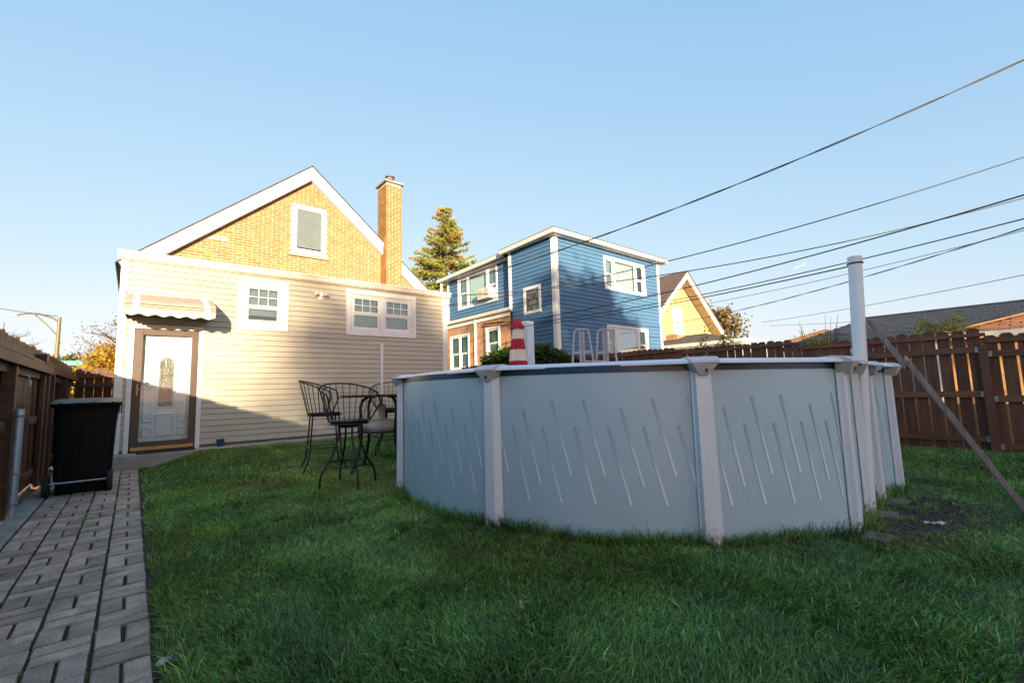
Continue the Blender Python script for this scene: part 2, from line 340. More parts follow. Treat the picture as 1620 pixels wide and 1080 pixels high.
def hung(par,axis,face,u0,u1,z0,z1,mun=True,blind=True,fr=M['white'],zm=None,glass=None,bm=None,zb=None):
    """double-hung sash pair as one window part of par with sub-parts; returns window object"""
    glass=glass or M['glass']; zm=zm or (z0+z1)/2
    b=MB(); frame(b,axis,face,u0,u1,z0,z1,.035,.004,.07); w=b.build('window',fr,par,bevel=.003)
    b=MB(); frame(b,axis,face,u0+.035,u1-.035,zm-.02,z1-.035,.04,-.012,.045,.035)
    if mun:
        iu=(u1-u0-.15)/3; 
        for k in(1,2): rect(b,axis,face,u0+.075+iu*k-.008,u0+.075+iu*k+.008,zm+.015,z1-.075,-.018,.03)
        zc=(zm+.015+z1-.075)/2; rect(b,axis,face,u0+.075,u1-.075,zc-.008,zc+.008,-.019,.031)
    b.build('sash',fr,w)
    b=MB(); frame(b,axis,face,u0+.035,u1-.035,z0+.035,zm-.021,.04,-.036,.07,.05); b.build('sash',fr,w)
    b=MB(); rect(b,axis,face,u0+.07,u1-.07,zm+.01,z1-.07,-.024,.028); b.build('pane',glass,w)
    b=MB(); rect(b,axis,face,u0+.07,u1-.07,z0+.08,zm-.05,-.050,.054); b.build('pane',glass,w)
    if blind:
        b=MB(); k=z1-.09; zl=zb if zb else z0+.09
        while k>zl:
            if axis=='x': b.add([(u0+.075,face+.085,k),(u1-.075,face+.085,k),(u1-.075,face+.10,k+.019),(u0+.075,face+.10,k+.019)],[(0,1,2,3)])
            else: b.add([(face+.085,u0+.075,k),(face+.085,u1-.075,k),(face+.10,u1-.075,k+.019),(face+.10,u0+.075,k+.019)],[(0,1,2,3)])
            k-=.022
        b.build('blind',bm or M['blind'],w,kind='stuff')
    b=MB(); rect(b,axis,face,u0+.02,u1-.02,z0+.02,z1-.02,-.16,.17); b.build('interior',M['dark'],w)
    return w
# ------------------------------------------------------------------ tan house
FY=9.9
th=empty('tan_house',(3,FY,0),'single storey tan vinyl sided rear wing with yellow brick gable behind it','house')
def P(o): # keep world coordinates under a located empty
    return o
th.location=(0,0,0)
WIN=[(1.458,2.36,2.383,3.40),(3.54,5.24,2.385,3.42)]; DOOR=(-.095,.945,.22,2.375)
b=MB()  # wall core with openings
def wallcore(b,axis,face,a0,a1,z0,z1,holes,th_=.2):
    us=sorted({a0,a1,*[h[0] for h in holes],*[h[1] for h in holes]})
    for i in range(len(us)-1):
        u,v=us[i],us[i+1]; zz=[z0]
        for h in sorted(holes,key=lambda h:h[2]):
            if h[0]<=u+1e-6 and h[1]>=v-1e-6: zz+= [h[2],h[3]]
        zz.append(z1)
        for k in range(0,len(zz),2):
            if zz[k+1]-zz[k]>.002: rect(b,axis,face,u,v,zz[k],zz[k+1],-.005,th_)
ins=lambda h,t:(h[0]+t,h[1]-t,h[2]+t,h[3]-t)
wallcore(b,'x',FY,-.25,6.1,.0,3.5,[ins(WIN[0],.09),ins(WIN[1],.09),(DOOR[0]+.05,DOOR[1]-.05,.22,DOOR[3]-.05)])
b.box(-.25,-.05,FY+.201,12.6,0,3.5); b.box(5.9,6.1,FY+.201,12.6,0,3.5)
b.build('wall',mat('tan_groove_shade',(.16,.13,.10),.9,var=.1),th)  # core coloured dark so the lap grooves read as shadow lines
siding(th,'x',FY,-.14,6.0,.262,3.46,.1065,[*WIN,DOOR],M['vinyl'])
for x0,x1 in((-.25,-.14),(6.0,6.1)): MB().box(x0,x1,FY-.03,FY+.06,.226,3.47).build('corner_board',M['white'],th,bevel=.004)
MB().box(6.103,6.16,FY+.0,FY+.07,.226,3.47).build('downspout',M['white'],th,bevel=.01)
# gutter & fascia
b=MB(); b.extr([(FY-.02,3.46),(FY-.02,3.60),(FY-.135,3.605),(FY-.14,3.585),(FY-.12,3.55),(FY-.11,3.505),(FY-.09,3.478),(FY-.045,3.475),(FY-.045,3.462)],'x',-.3,6.2); b.build('gutter',M['cream'],th)
b=MB(); b.box(-.27,6.15,FY-.019,FY+.1,3.462,3.61); b.build('fascia_board',M['white'],th)
b=MB(); b.extr([(FY-.06,3.607),(12.6,3.93),(12.6,3.90),(FY-.06,3.585)],'x',-.28,6.15); b.build('lean_to_roof',M['shingle'],th)
# windows of the rear wing
for (h,n) in ((WIN[0],1),(WIN[1],2)):
    b=MB(); frame(b,'x',FY,*h,.10,.035,.02); tr=b.build('window_trim',M['white'],th,bevel=.006)
    b=MB(); frame(b,'x',FY,h[0]+.1,h[1]-.1,h[2]+.1,h[3]-.1,.022,.012,.02); b.build('trim_lip',M['cream'],tr)
    a,c,e,f=ins(h,.122)
    if n==1: hung(th,'x',FY,a,c,e,f,zm=e+(f-e)*.47,zb=e+.16)
    else:
        m_=(a+c)/2; hung(th,'x',FY,a,m_-.032,e,f,zm=e+(f-e)*.52,zb=e+.1); hung(th,'x',FY,m_+.032,c,e,f,zm=e+(f-e)*.52,zb=e+.1)
        MB().box(m_-.031,m_+.031,FY-.015,FY+.06,e,f).build('mullion',M['white'],th,bevel=.003)
# door
b=MB(); frame(b,'x',FY,DOOR[0],DOOR[1],.2,DOOR[3],.07,.03,.10,.0); b.build('door_trim',M['white'],th,bevel=.004)
b=MB(); d0,d1,dz0,dz1=-.02,.872,.262,2.30
rect(b,'x',FY,d0,d0+.115,dz0,dz1,.018,.02); rect(b,'x',FY,d1-.10,d1,dz0,dz1,.018,.02); rect(b,'x',FY,d0+.115,d1-.10,dz1-.105,dz1,.018,.02); rect(b,'x',FY,d0+.115,d1-.10,dz0+.05,dz0+.13,.018,.02)
sd=b.build('storm_door',M['dbrown'],th,bevel=.006)
MB().box(d0+.02,d1-.02,FY-.028,FY+.02,dz0-.012,dz0+.048).build('kick_plate',M['brass'],sd)
MB().box(d0+.11,d1-.095,FY-.002,FY+.002,dz0+.13,dz1-.105).build('pane',M['sglass'],sd)
b=MB(); b.box(.035,.06,FY-.03,FY-.018,1.17,1.36); b.tube([(.047,FY-.03,1.27),(.047,FY-.06,1.27),(.075,FY-.068,1.27),(.15,FY-.066,1.275)],.008); b.build('handle',M['brass'],sd,smooth=True)
b=MB(); 
for z in(.6,1.28,1.95): b.tube([(d1-.012,FY-.027,z),(d1-.012,FY-.027,z+.09)],.008)
b.build('hinge',M['dbrown'],sd)
# entry door behind the glass: embossed panels
yb=FY+.07
b=MB(); b.box(d0+.0,d1-.0,yb,yb+.04,.25,2.35); 
def emb(x0,x1,z0,z1,c=.02):
    b.add([(x0,yb-.001,z0),(x1,yb-.001,z0),(x1,yb-.001,z1),(x0,yb-.001,z1),(x0+c,yb-.016,z0+c),(x1-c,yb-.016,z0+c),(x1-c,yb-.016,z1-c),(x0+c,yb-.016,z1-c),(x0+2*c,yb-.004,z0+2*c),(x1-2*c,yb-.004,z0+2*c),(x1-2*c,yb-.004,z1-2*c),(x0+2*c,yb-.004,z1-2*c)],
     [(0,1,5,4),(1,2,6,5),(2,3,7,6),(3,0,4,7),(4,5,9,8),(5,6,10,9),(6,7,11,10),(7,4,8,11),(8,9,10,11)])
xc=.435
emb(xc-.13,xc+.13,.46,.86); emb(xc-.31,xc-.17,.46,.62,.015); emb(xc+.17,xc+.31,.46,.62,.015); emb(xc-.31,xc-.17,.70,1.62,.018); emb(xc+.17,xc+.31,.70,1.62,.018); emb(xc-.31,xc-.05,1.92,2.13,.018); emb(xc+.03,xc+.31,1.92,2.13,.018)
ed=b.build('entry_door',M['door'],th)
b=MB()
arc=[(xc+.135*math.cos(a),1.70+.135*math.sin(a)) for a in np.linspace(0,PI,16)]
for R in (.135,.185):
    pts=[(xc-R,yb-.004,.95)]+[(xc-R*math.cos(a),yb-.004,1.72+R*math.sin(a)) for a in np.linspace(0,PI,18)]+[(xc+R,yb-.004,.95)]
    b.tube(pts if R>.15 else pts+[(xc-R,yb-.004,.95)],.013,6)
b.build('door_moulding',M['door'],ed,smooth=True)
pts=[(xc-.1,.97),(xc+.1,.97)]+[(xc+.1*math.cos(a),1.72+.1*math.sin(a)) for a in np.linspace(0,PI,14)]
MB().extr(pts,'y',yb-.012,yb-.003).build('oval_glass',M['leadg'],ed)
b=MB(); yy=yb-.014
def ln(*p,r=.0035): b.tube([(x,yy,z) for x,z in p],r,5)
for dx in(-.045,0,.045): ln((xc+dx,1.56),(xc+dx,1.79),r=.0045)
for k in range(4):
    z=1.10+k*.11; s=.065-.006*abs(k-1.5); ln((xc,z),(xc+s,z+.085),(xc,z+.17),(xc-s,z+.085),(xc,z)); ln((xc,z+.04),(xc+s*.5,z+.085),(xc,z+.13),(xc-s*.5,z+.085),(xc,z+.04))
    ln((xc-.08,z+.02),(xc-.03,z+.09),(xc+.05,z+.06),(xc+.085,z+.12)); ln((xc+.08,z+.02),(xc+.03,z+.09),(xc-.05,z+.06),(xc-.085,z+.12))
ln((xc-.07,1.04),(xc,1.08),(xc+.07,1.04),(xc,1.0),(xc-.07,1.04)); ln((xc-.092,.985),(xc+.092,.985),r=.005); ln((xc-.092,1.01),(xc+.092,1.01)); ln((xc-.07,.975),(xc-.07,1.7)); ln((xc+.07,.975),(xc+.07,1.7))
b.build('brass_came',M['brass'],ed)
MB().box(.755,.80,FY-.012,FY+.03,1.19,1.205).build('latch',M['white'],sd)
MB().box(-.088,-.06,FY-.045,FY-.03,1.35,1.44).build('doorbell',M['white'],th)
# awning over the door
aw0,aw1=-.175,1.03; prof=[(FY-.002,2.90),(9.62,2.825),(9.36,2.745),(9.18,2.675),(9.125,2.635),(9.105,2.585),(9.10,2.53),(9.10,2.495)]
awn=MB()
inner=[(y+.012,z-.014) for y,z in prof]
awn.extr(prof+inner[::-1],'x',aw0,aw1); aw=awn.build('awning',M['tanstripe'],th)
for x0,x1 in((-.065,.02),(.865,.945)):
    b=MB(); p2=[(y-.004,z+.004) for y,z in prof]; b.extr(p2+[(y+.003,z-.003) for y,z in p2][::-1],'x',x0,x1); b.build('white_band',M['white'],aw)
MB().box(aw0-.005,aw1+.005,FY-.03,FY-.003,2.895,2.915).build('top_flashing',M['white'],aw)
b=MB()
for z in(2.60,2.56): b.box(aw0-.01,aw1+.01,9.092,9.105,z-.006,z)
b.build('slat_joint',M['dark'],aw)
b=MB(); n=72; pv=[]
for i in range(n+1):
    x=aw0-.01+(aw1-aw0+.0)*i/n; pv+= [(x,9.088,2.50),(x,9.084,2.425+.016*math.cos(i/n*6*2*PI))]
b.add(pv,[(2*i,2*i+1,2*i+3,2*i+2) for i in range(n)])
b.add([(x,y+.004,z) for x,y,z in pv],[(2*i,2*i+1,2*i+3,2*i+2) for i in range(n)])
b.build('valance',M['cream'],aw)
for xx in(aw0+.02,aw1-.02):
    b=MB(); pv=[]; n=40
    for i in range(n+1):
        t=i/n; y=9.10+t*.79; zt=np.interp(y,[p[0] for p in prof[::-1]],[p[1] for p in prof[::-1]])-.02; pv+=[(xx,y,zt),(xx,y,2.43+.014*math.cos(t*10*PI)+.05*t)]
    b.add(pv,[(2*i,2*i+1,2*i+3,2*i+2) for i in range(n)]); b.build('side_panel',M['tanstripe'],aw)
# security floodlight
b=MB(); b.box(2.93,3.04,FY-.03,FY-.01,3.11,3.27); fl=b.build('floodlight',M['white'],th,bevel=.004)
for s in(-1,1):
    b=MB(); a=Vector((2.985+s*.02,FY-.03,3.17)); c=a+Vector((s*.05,-.05,.035)); b.tube([a,c],.012); b.tube([c-Vector((s*.02,.0,0)),c+Vector((s*.055,-.065,.015))],[.02,.042],14); b.build('lamp_head',M['cream'],fl,smooth=True)
# main gable behind (brick)
GY=12.6; ax,az=3.485,7.27; sl_=.85
gin=lambda u,z,w: (az-.16-abs(u-ax)*sl_-z)>w*.33 and not (3.11-w/2<u<3.84+w/2 and 4.84<z<6.12) and not(1.33-w/2<u<1.59+w/2 and 4.87<z<4.96)
gb=MB(); gb.add([(-.3,GY,3.5),(7.3,GY,3.5),(7.3,GY,az-.34-3.8*sl_+.0),(ax,GY,az-.30),(-.3,GY,az-.34-3.8*sl_)],[(0,1,2,3,4)]); 
gb.extr([(-.1,0),(7.1,0),(7.1,3.9),(ax,az-.3),(-.1,3.9)],'y',GY+.01,25); gb.build('gable_wall',M['mortar'],th)
bl=brickwall(None,0,7.1,3.60,7.0,gin)
bl.sort(key=lambda q:(q[0]**2+(q[2]-1)**2)**.5)
cache={};restb=MB()
for n,(a,c,z0,z1) in enumerate(bl):
    if n<300:
        key=round(c-a,2)
        if key not in cache:
            w=(c-a)/2;h=(z1-z0)/2; cache[key]=MB().box(-w,w,-.012,.01,-h,h).mesh('brick',M['brick'])
        share('brick',cache[key],th,((a+c)/2,GY+random.uniform(-.002,.002),(z0+z1)/2))
    else: restb.box(a,c,GY-.012+random.uniform(-.002,.002),GY+.01,z0,z1)
restb.build('brick',M['brickj'],th,kind='stuff')
for s in(-1,1):
    b=MB(); dirv=Vector((s*1,0,-sl_)).normalized(); up=Vector((s*sl_,0,1)).normalized()
    o=Vector((ax,GY-.14,az)); L=5.05
    pts=[o,o+dirv*L, o+dirv*L-up*.27, Vector((ax,GY-.14,az-.27*math.sqrt(1+sl_**2)))]
    b.add([(p.x,y,p.z) for y in(GY-.17,GY-.012) for p in pts],[(0,1,2,3),(4,5,6,7),(0,1,5,4),(1,2,6,5),(2,3,7,6),(3,0,4,7)]); b.build('rake_board',M['white'],th)
    b=MB(); pts=[o,o+dirv*L,o+dirv*L-up*.09,Vector((ax,0,az-.09*math.sqrt(1+sl_**2)))]
    b.add([(p.x,y,p.z) for y in(GY-.195,GY-.171) for p in pts],[(0,1,2,3),(4,5,6,7),(0,1,5,4),(1,2,6,5),(2,3,7,6),(3,0,4,7)]); b.build('drip_board',M['white'],th)
    b=MB(); pts=[o+up*.004,o+dirv*(L+.05)+up*.004,o+dirv*(L+.05)+up*.03,o+Vector((0,0,.045))]
    b.add([(p.x,y,p.z) for y in(GY-.21,25.2) for p in pts],[(0,1,2,3),(4,5,6,7),(0,1,5,4),(1,2,6,5),(2,3,7,6),(3,0,4,7)]); b.build('roof',M['shingle'],th)
# gable window
gx0,gx1,gz0,gz1=3.035,3.92,4.86,6.20
b=MB(); frame(b,'x',GY,gx0,gx1,gz0,gz1,.105,.05,.03); gw=b.build('window',M['white'],th,bevel=.006)
b=MB(); frame(b,'x',GY,gx0+.08,gx1-.08,gz0+.08,gz1-.08,.045,.045,.01); b.build('sash',M['white'],gw)
MB().box(gx0+.125,gx1-.125,GY-.034,GY-.031,gz0+.125,gz1-.125).build('pane',glassmat('dull_glass',(.8,.84,.85),-.04),gw)
b=MB(); k=gz1-.16
while k>gz0+.13: b.add([(gx0+.12,GY-.024,k),(gx1-.12,GY-.024,k),(gx1-.12,GY-.012,k+.045),(gx0+.12,GY-.012,k+.045)],[(0,1,2,3)]); k-=.048
b.build('blind',mat('grey_blind',(.42,.43,.40),.6,var=.05),gw,kind='stuff'); MB().box(gx0+.1,gx1-.1,GY-.006,GY-.003,gz0+.1,gz1-.1).build('interior',M['dark'],gw)
MB().box(gx0-.07,gx1+.07,GY-.07,GY-.015,gz0-.09,gz0-.005).build('sill',M['stepc'],gw,bevel=.005)
b=MB(); frame(b,'x',GY,1.31,1.61,4.87,4.96,.016,.025,.01); v=b.build('vent',M['white'],th); MB().box(1.33,1.59,GY-.006,GY-.002,4.887,4.944).build('louvre',M['tanstripe'],v)
# chimney
cx0,cx1,cy0,cy1,cz1=5.52,6.02,12.2,12.8,7.36
b=MB(); b.box(cx0+.012,cx1-.012,cy0+.012,cy1,3.7,cz1); ch=b.build('chimney',M['mortar'],th)
b=MB()
for r in range(int((cz1-3.72)/.0675)):
    z=3.72+r*.0675;off=(r%2)*.1
    u=cx0-off if r%2 else cx0
    while u<cx1-.01:
        a,c=max(u,cx0),min(u+.2,cx1); 
        if c-a>.03:b.box(a,c-.011 if c<cx1 else c,cy0,cy0+.05,z,z+.0565)
        u+=.211
    for xf,s in((cx0,1),(cx1,-1)):
        u=cy0+.05 if r%2 else cy0+.15
        if not r%2: b.box(min(xf,xf+s*.05),max(xf,xf+s*.05),cy0+.051,cy0+.139,z,z+.0565)
        while u<cy1-.01:
            c=min(u+.2,cy1); b.box(min(xf,xf+s*.04),max(xf,xf+s*.04),u+.001,c,z,z+.0565); u+=.211
b.build('brick',M['brickj'],ch,kind='stuff')
MB().box(cx0-.06,cx1+.06,cy0-.06,cy1+.06,cz1+.0,cz1+.065).build('chimney_cap',M['conc'],ch,bevel=.01)
MB().lathe([(.10,0),(.10,.17)],(5.80,12.55,cz1+.066),20).build('clay_flue',M['rbrick'],ch,smooth=True)
MB().lathe([(.125,.0),(.14,.02),(.14,.05),(.10,.06),(.10,.085),(.14,.09),(.15,.12),(.11,.15),(.0,.16)],(5.80,12.55,cz1+.23),20).build('flue_cowl',M['lampg'],ch,smooth=True)
# ------------------------------------------------------------------ blue house
bh=empty('blue_house',(0,0,0),'two storey blue sided house with white corner boards behind the pool','house')
BX,BY=10.6,10.3
RW=[(13.2,15.82,4.66,5.94),(13.2,15.80,2.05,3.34)]; GB=(10.98,11.87,3.70,4.66); UW=(13.70,16.53,4.58,6.03)
b=MB(); wallcore(b,'x',BY,10.62,16.84,0,6.1,[ins(h,.07) for h in RW]); b.build('wall',mat('blue_groove_shade',(.02,.035,.05),.9,var=.1),bh)  # dark core colour paints the shadow lines between the boards
b=MB(); wallcore(b,'y',BX,10.31,12.65,0,6.1,[ins(GB,.07)]); b.build('wall',MATS['blue_groove_shade'],bh)
b=MB(); wallcore(b,'y',10.86,12.66,17.4,3.85,6.1,[ins(UW,.07)]); b.build('wall',MATS['blue_groove_shade'],bh)
b=MB(); b.box(10.9,16.84,17.41,17.6,0,6.1); b.box(16.64,16.84,10.52,17.4,0,6.1); b.build('wall',M['blue'],bh)
siding(bh,'x',BY,10.75,16.72,.3,6.12,.143,RW,M['blue'],proud=.02,groove=.012)
siding(bh,'y',BX,10.43,12.53,.3,6.12,.143,[GB],M['blue'],proud=.02,groove=.012)
siding(bh,'y',10.86,12.67,17.28,4.10,6.05,.143,[UW],M['blue'],proud=.02,groove=.012)
b=MB(); b.box(BX-.035,10.75,BY-.035,BY-.0,0,6.15); b.box(BX-.035,BX-.0,BY+.001,10.43,0,6.15); b.build('corner_board',M['white'],bh,bevel=.004)
MB().box(16.72,16.85,BY-.03,BY+.05,0,6.15).build('corner_board',M['white'],bh)
MB().box(BX-.03,BX+.05,12.53,12.68,3.95,6.15).build('corner_board',M['white'],bh)
b=MB(); b.box(10.83,10.9,17.28,17.42,3.95,6.1); b.build('corner_board',M['white'],bh); MB().box(10.60,10.68,17.55,17.63,3.2,6.1).build('downspout',M['white'],bh)
def gut(b,pts,z,h=.13,w=.13):
    # rectangular-ish gutter along polyline in xy with outward lip
    for (p,q) in zip(pts[:-1],pts[1:]): b.beam((*p,z),(*q,z),w,h)
b=MB(); b.box(10.3,17.15,9.98,10.10,6.17,6.33); b.beam((10.36,10.103,6.25),(10.36,12.9,6.185),.12,.16); b.build('gutter',M['cream'],bh,bevel=.015)
b=MB(); b.box(10.42,17.1,10.1,10.30,6.16,6.20); b.box(10.42,10.6,10.301,12.8,6.16,6.20); b.build('soffit',M['white'],bh)
b=MB(); b.beam((10.53,12.905,6.17),(10.56,17.8,6.09),.12,.16); b.build('gutter',M['cream'],bh,bevel=.015); MB().box(10.64,10.86,12.86,17.7,6.03,6.07).build('soffit',M['white'],bh)
b=MB(); b.add([(10.28,9.96,6.34),(17.17,9.96,6.34),(17.17,12.9,6.34),(10.28,12.9,6.272),(13.6,12.8,6.75),(13.9,12.9,6.75)],[(0,1,5,4),(1,2,5),(2,3,4,5),(3,0,4)]); b.add([(10.46,12.905,6.255),(17.17,12.905,6.26),(17.17,17.8,6.175),(10.49,17.8,6.175),(13.6,15,6.6)],[(0,1,4),(1,2,4),(2,3,4),(3,0,4)]); b.build('roof',M['shingle'],bh)
# brick lower storey
b=MB(); LW=[(15.42,16.85,2.0,3.44),(13.36,14.20,2.3,3.50)]
wallcore(b,'y',10.63,12.66,17.4,0,3.85,LW); b.build('brick_wall_core',M['rmortar'],bh)
def lin(u,z,w): return not any(h[0]-.02<u<h[1]+.02 and h[2]-.02<z<h[3]+.02 for h in LW)
b=MB()
for a,c,z0,z1 in brickwall(None,12.66,17.4,1.6,3.84,lin): b.box(10.622,10.64,a,c,z0,z1)
b.build('brick',M['rbrick'],bh,kind='stuff')
MB().box(10.45,10.58,12.5,17.45,3.97,4.10).build('gutter',M['cream'],bh,bevel=.02)
MB().box(10.59,10.86,12.7,17.42,3.90,3.99).build('fascia_board',M['white'],bh)
MB().box(10.565,10.62,12.72,17.3,3.80,3.89).build('frieze_board',M['white'],bh)
MB().box(10.55,10.61,14.86,14.96,0,3.95).build('downspout',M['white'],bh)
b=MB(); b.tube([(10.60,14.35,3.72),(10.60,14.32,2.0)],.012); b.tube([(10.60,14.35,3.72),(10.60,13.0,3.62)],.01); b.build('conduit',M['wire'],bh)
hung(bh,'y',10.62,15.47,16.10,2.0,3.40,mun=False,zm=2.66); hung(bh,'y',10.62,16.14,16.80,2.0,3.40,mun=False,zm=2.66)
b=MB(); frame(b,'y',10.62,15.40,16.87,1.95,3.45,.07,.03,.03); b.build('window_trim',M['white'],bh)
hung(bh,'y',10.62,13.42,14.14,2.35,3.44,mun=False,zm=2.9); b=MB(); frame(b,'y',10.62,13.34,14.22,2.27,3.52,.08,.035,.03); b.build('window_trim',M['white'],bh)
def triple(par,axis,face,h,picmat,hz=None,left=.5,right=.5,t=.07):
    u0,u1,z0,z1=h
    b=MB(); frame(b,axis,face,u0,u1,z0,z1,t,.04,.02); b.build('window_trim',M['white'],par,bevel=.004)
    a,c=u0+t,u1-t; l=a+left; r=c-right
    hung(par,axis,face,a,l,z0+t,z1-t,mun=False,blind=True,bm=M['curtain']); hung(par,axis,face,r,c,z0+t,z1-t,mun=False,blind=(axis=='y'),bm=M['curtain'])
    b=MB()
    for k in(l,r): rect(b,axis,face,k+.002 if k==l else k-.072,k+.07 if k==l else k-.002,z0+t,z1-t,.02,.05)
    b.build('mullion',M['white'],par)
    b=MB(); frame(b,axis,face,l+.071,r-.073,z0+t,z1-t,.04,.0,.05); w=b.build('window',M['white'],par)
    b=MB(); rect(b,axis,face,l+.1,r-.1,z0+t+.03,z1-t-.03,-.02,.024); b.build('pane',picmat,w)
    b=MB(); n=26; pts=[]
    for i in range(n*4+1):
        u=l+.09+(r-l-.18)*i/(n*4); d=.12+.018*math.sin(i*PI/2+.4*math.sin(i)); pts.append((u,d))
    vs=[]
    for u,d in pts:
        for z in(z0+t,z1-t): vs.append((u,face+d,z) if axis=='x' else (face+d,u,z))
    b.add(vs,[(2*i,2*i+2,2*i+3,2*i+1) for i in range(len(pts)-1)]); b.build('curtain',M['curtain'],w)
triple(bh,'x',BY,RW[0],M['glass'],left=.5,right=.52); triple(bh,'x',BY,RW[1],M['skyg'],left=.5,right=.52)
triple(bh,'y',10.86,UW,M['glass'],left=.6,right=.62)
# glass block window
b=MB(); frame(b,'y',BX,*GB,.10,.04,.02); g=b.build('glass_block_window',M['white'],bh,bevel=.004)
for i in range(4):
    for j in range(4):
        u=GB[0]+.1+i*(.69/4); z=GB[2]+.1+j*(.76/4); bb=MB(); bb.box(BX-.012,BX+.06,u+.008,u+.69/4-.008,z+.008,z+.19-.008); bb.build('glass_block',M['blockg'] if 'blockg' in M else M.setdefault('blockg',mat('block_glass',(.30,.32,.28),.08,col2=(.10,.09,.07),scale=14,rnd=.4,bump=.8,bscale=18,spec=.9)),g,bevel=.008)
# window air conditioner
b=MB(); b.box(10.52,10.9,13.86,14.62,4.70,5.12); acu=b.build('air_conditioner',M['cream'],bh,bevel=.01)
b=MB()
for k in range(9): b.box(10.512,10.52,13.92,14.20,4.76+k*.036,4.775+k*.036); b.box(10.512,10.52,14.28,14.56,4.76+k*.036,4.775+k*.036)
b.build('vent_slat',M['tanstripe'],acu,kind='stuff')
b=MB(); b.box(10.55,10.58,10.98,11.06,2.46,2.52); f2=b.build('floodlight',M['black_p'],bh)
for yy_,m_ in((10.90,M['lens']),(11.14,M['black_p'])):
    b=MB(); b.tube([(10.56,yy_+(.05 if yy_<11 else -.05),2.5),(10.44,yy_-.0,2.5)],[.05,.085],16); b.build('lamp_head',M['black_p'],f2,smooth=True)
    b=MB(); b.tube([(10.439,yy_,2.5),(10.43,yy_-.002,2.5)],.075,16); b.build('lens',m_,f2)
MB().box(BX-.03,BX-.001,10.44,11.0,2.02,2.32).build('water_table',M['white'],bh)
# ------------------------------------------------------------------ fences
def picket(w,h,t=.018,ear=.03):
    b=MB(); b.extr([(0,0),(w,0),(w,h-ear),(w-ear,h),(ear,h),(0,h-ear)],'y',0,t); return b   # runs along x
fr_=empty('right_fence',(0,0,0),'stained brown board fence with slivers of light between boards behind the pool','fence')
fr_.name='board_fence'
def ftop(y): return 1.635 if y<.665 else 1.735 if y<2.43 else 1.70 if y<3.06 else 1.83 if y<5.48 else 1.90 if y<8.0 else 1.92
FX=9.4; y=-2.0; pm={}
while y<14.2:
    w=.138; h=ftop(y+.07)+.03*random.random(); key=round(h,2)
    if key not in pm:
        b=MB(); hh=key; b.extr([(0,.0),(w,.0),(w,hh-.03),(w-.03,hh),(.03,hh),(0,hh-.03)],'x',0,.018); pm[key]=b.mesh('picket',M['fence'])
    share('picket',pm[key],fr_,(FX+.045+random.uniform(0,.004),y,.03),(0,0,0))
    gap=random.choice([.004,.007,.010,.016,.020]) if y>1.0 else random.uniform(.022,.03)
    if 1.0<y<1.6: gap=.018
    y+=w+gap
posts_y=[-1.75,.61,2.98,5.35,7.75,10.1,12.5]
for y0,y1 in zip(posts_y[:-1],posts_y[1:]):
    zt=ftop((y0+y1)/2); dz=0 if y0>.5 else -.10
    for z in (.19+dz,.83+dz/1.5,1.47+dz/1.5): MB().box(FX,FX+.042,y0+.05,y1-.05,z-.045,z+.045).build('rail',M['rail'],fr_,bevel=.003)
    MB().box(FX-.0+.008,FX+.044,y0-.04,y1-.05,zt-.075,zt-.02).build('top_rail',M['rail'],fr_,bevel=.003)
    for z in (.19+dz,.83+dz/1.5,1.47+dz/1.5):
        for yy_ in(y0+.062,y1-.062):
            MB().box(FX-.006,FX-.001,yy_-.02,yy_+.02,z-.04,z+.04).build('bracket',M['galv'],fr_)
for y0 in posts_y: MB().box(FX-.055,FX+.04,y0-.048,y0+.048,-.05,1.535 if y0<1 else 1.6).build('post',M['railx'],fr_,bevel=.006)
# left fence
lf=empty('board_fence',(0,0,0),'stained brown fence with gate along the brick path by the bin','fence')
LX=-.98; y=-2.2
while y<13.0:
    w=.138; h=1.76+.03*random.random(); key=('l',round(h,2))
    if key not in pm:
        b=MB(); hh=key[1]; b.extr([(0,.0),(w,.0),(w,hh-.035),(w-.035,hh),(.035,hh),(0,hh-.035)],'x',-.018,0); pm[key]=b.mesh('picket',M['fence'])
    share('picket',pm[key],lf,(LX-.01-random.uniform(0,.004),y,.03)); y+=w+random.uniform(.003,.009)
lp=[-1.9,.5,2.5,4.4,6.55,8.86,10.9,12.95]
for i,(y0,y1) in enumerate(zip(lp[:-1],lp[1:])):
    for z in(.22,.885,1.445): MB().box(LX,LX+.04,y0+.05,y1-.05,z-.045,z+.045).build('rail',M['rail'],lf,bevel=.003)
    MB().box(LX+.002,LX+.042,y0+.002,y1-.002,1.60,1.69).build('top_rail',M['rail'],lf,bevel=.003)
    for z in(.22,.885,1.445):
        for yy_ in(y0+.07,y1-.07): MB().box(LX+.041,LX+.046,yy_-.025,yy_+.025,z-.035,z+.035).build('bracket',M['rust'],lf)
for y0 in lp[:-1]: MB().box(LX-.005,LX+.095,y0-.05,y0+.05,-.05,1.56).build('post',M['railx'],lf,bevel=.005)
MB().box(LX+.097,LX+.13,4.46,8.9,1.47,1.565).build('gate_header',M['rail'],lf,bevel=.004)
MB().box(LX-.0,LX+.13,4.4,8.95,1.567,1.60).build('cap_board',M['rail'],lf,bevel=.004)
MB().box(LX-.0,LX+.11,9.2,12.9,1.50,1.59).build('cap_board',M['rail'],lf,bevel=.004)
MB().box(LX+.045,LX+.12,9.08,9.17,.0,1.60).build('post',M['railx'],lf,bevel=.004)
MB().box(LX+.045,LX+.085,8.5,8.59,.02,1.46).build('gate_stile',M['rail'],lf,bevel=.004)
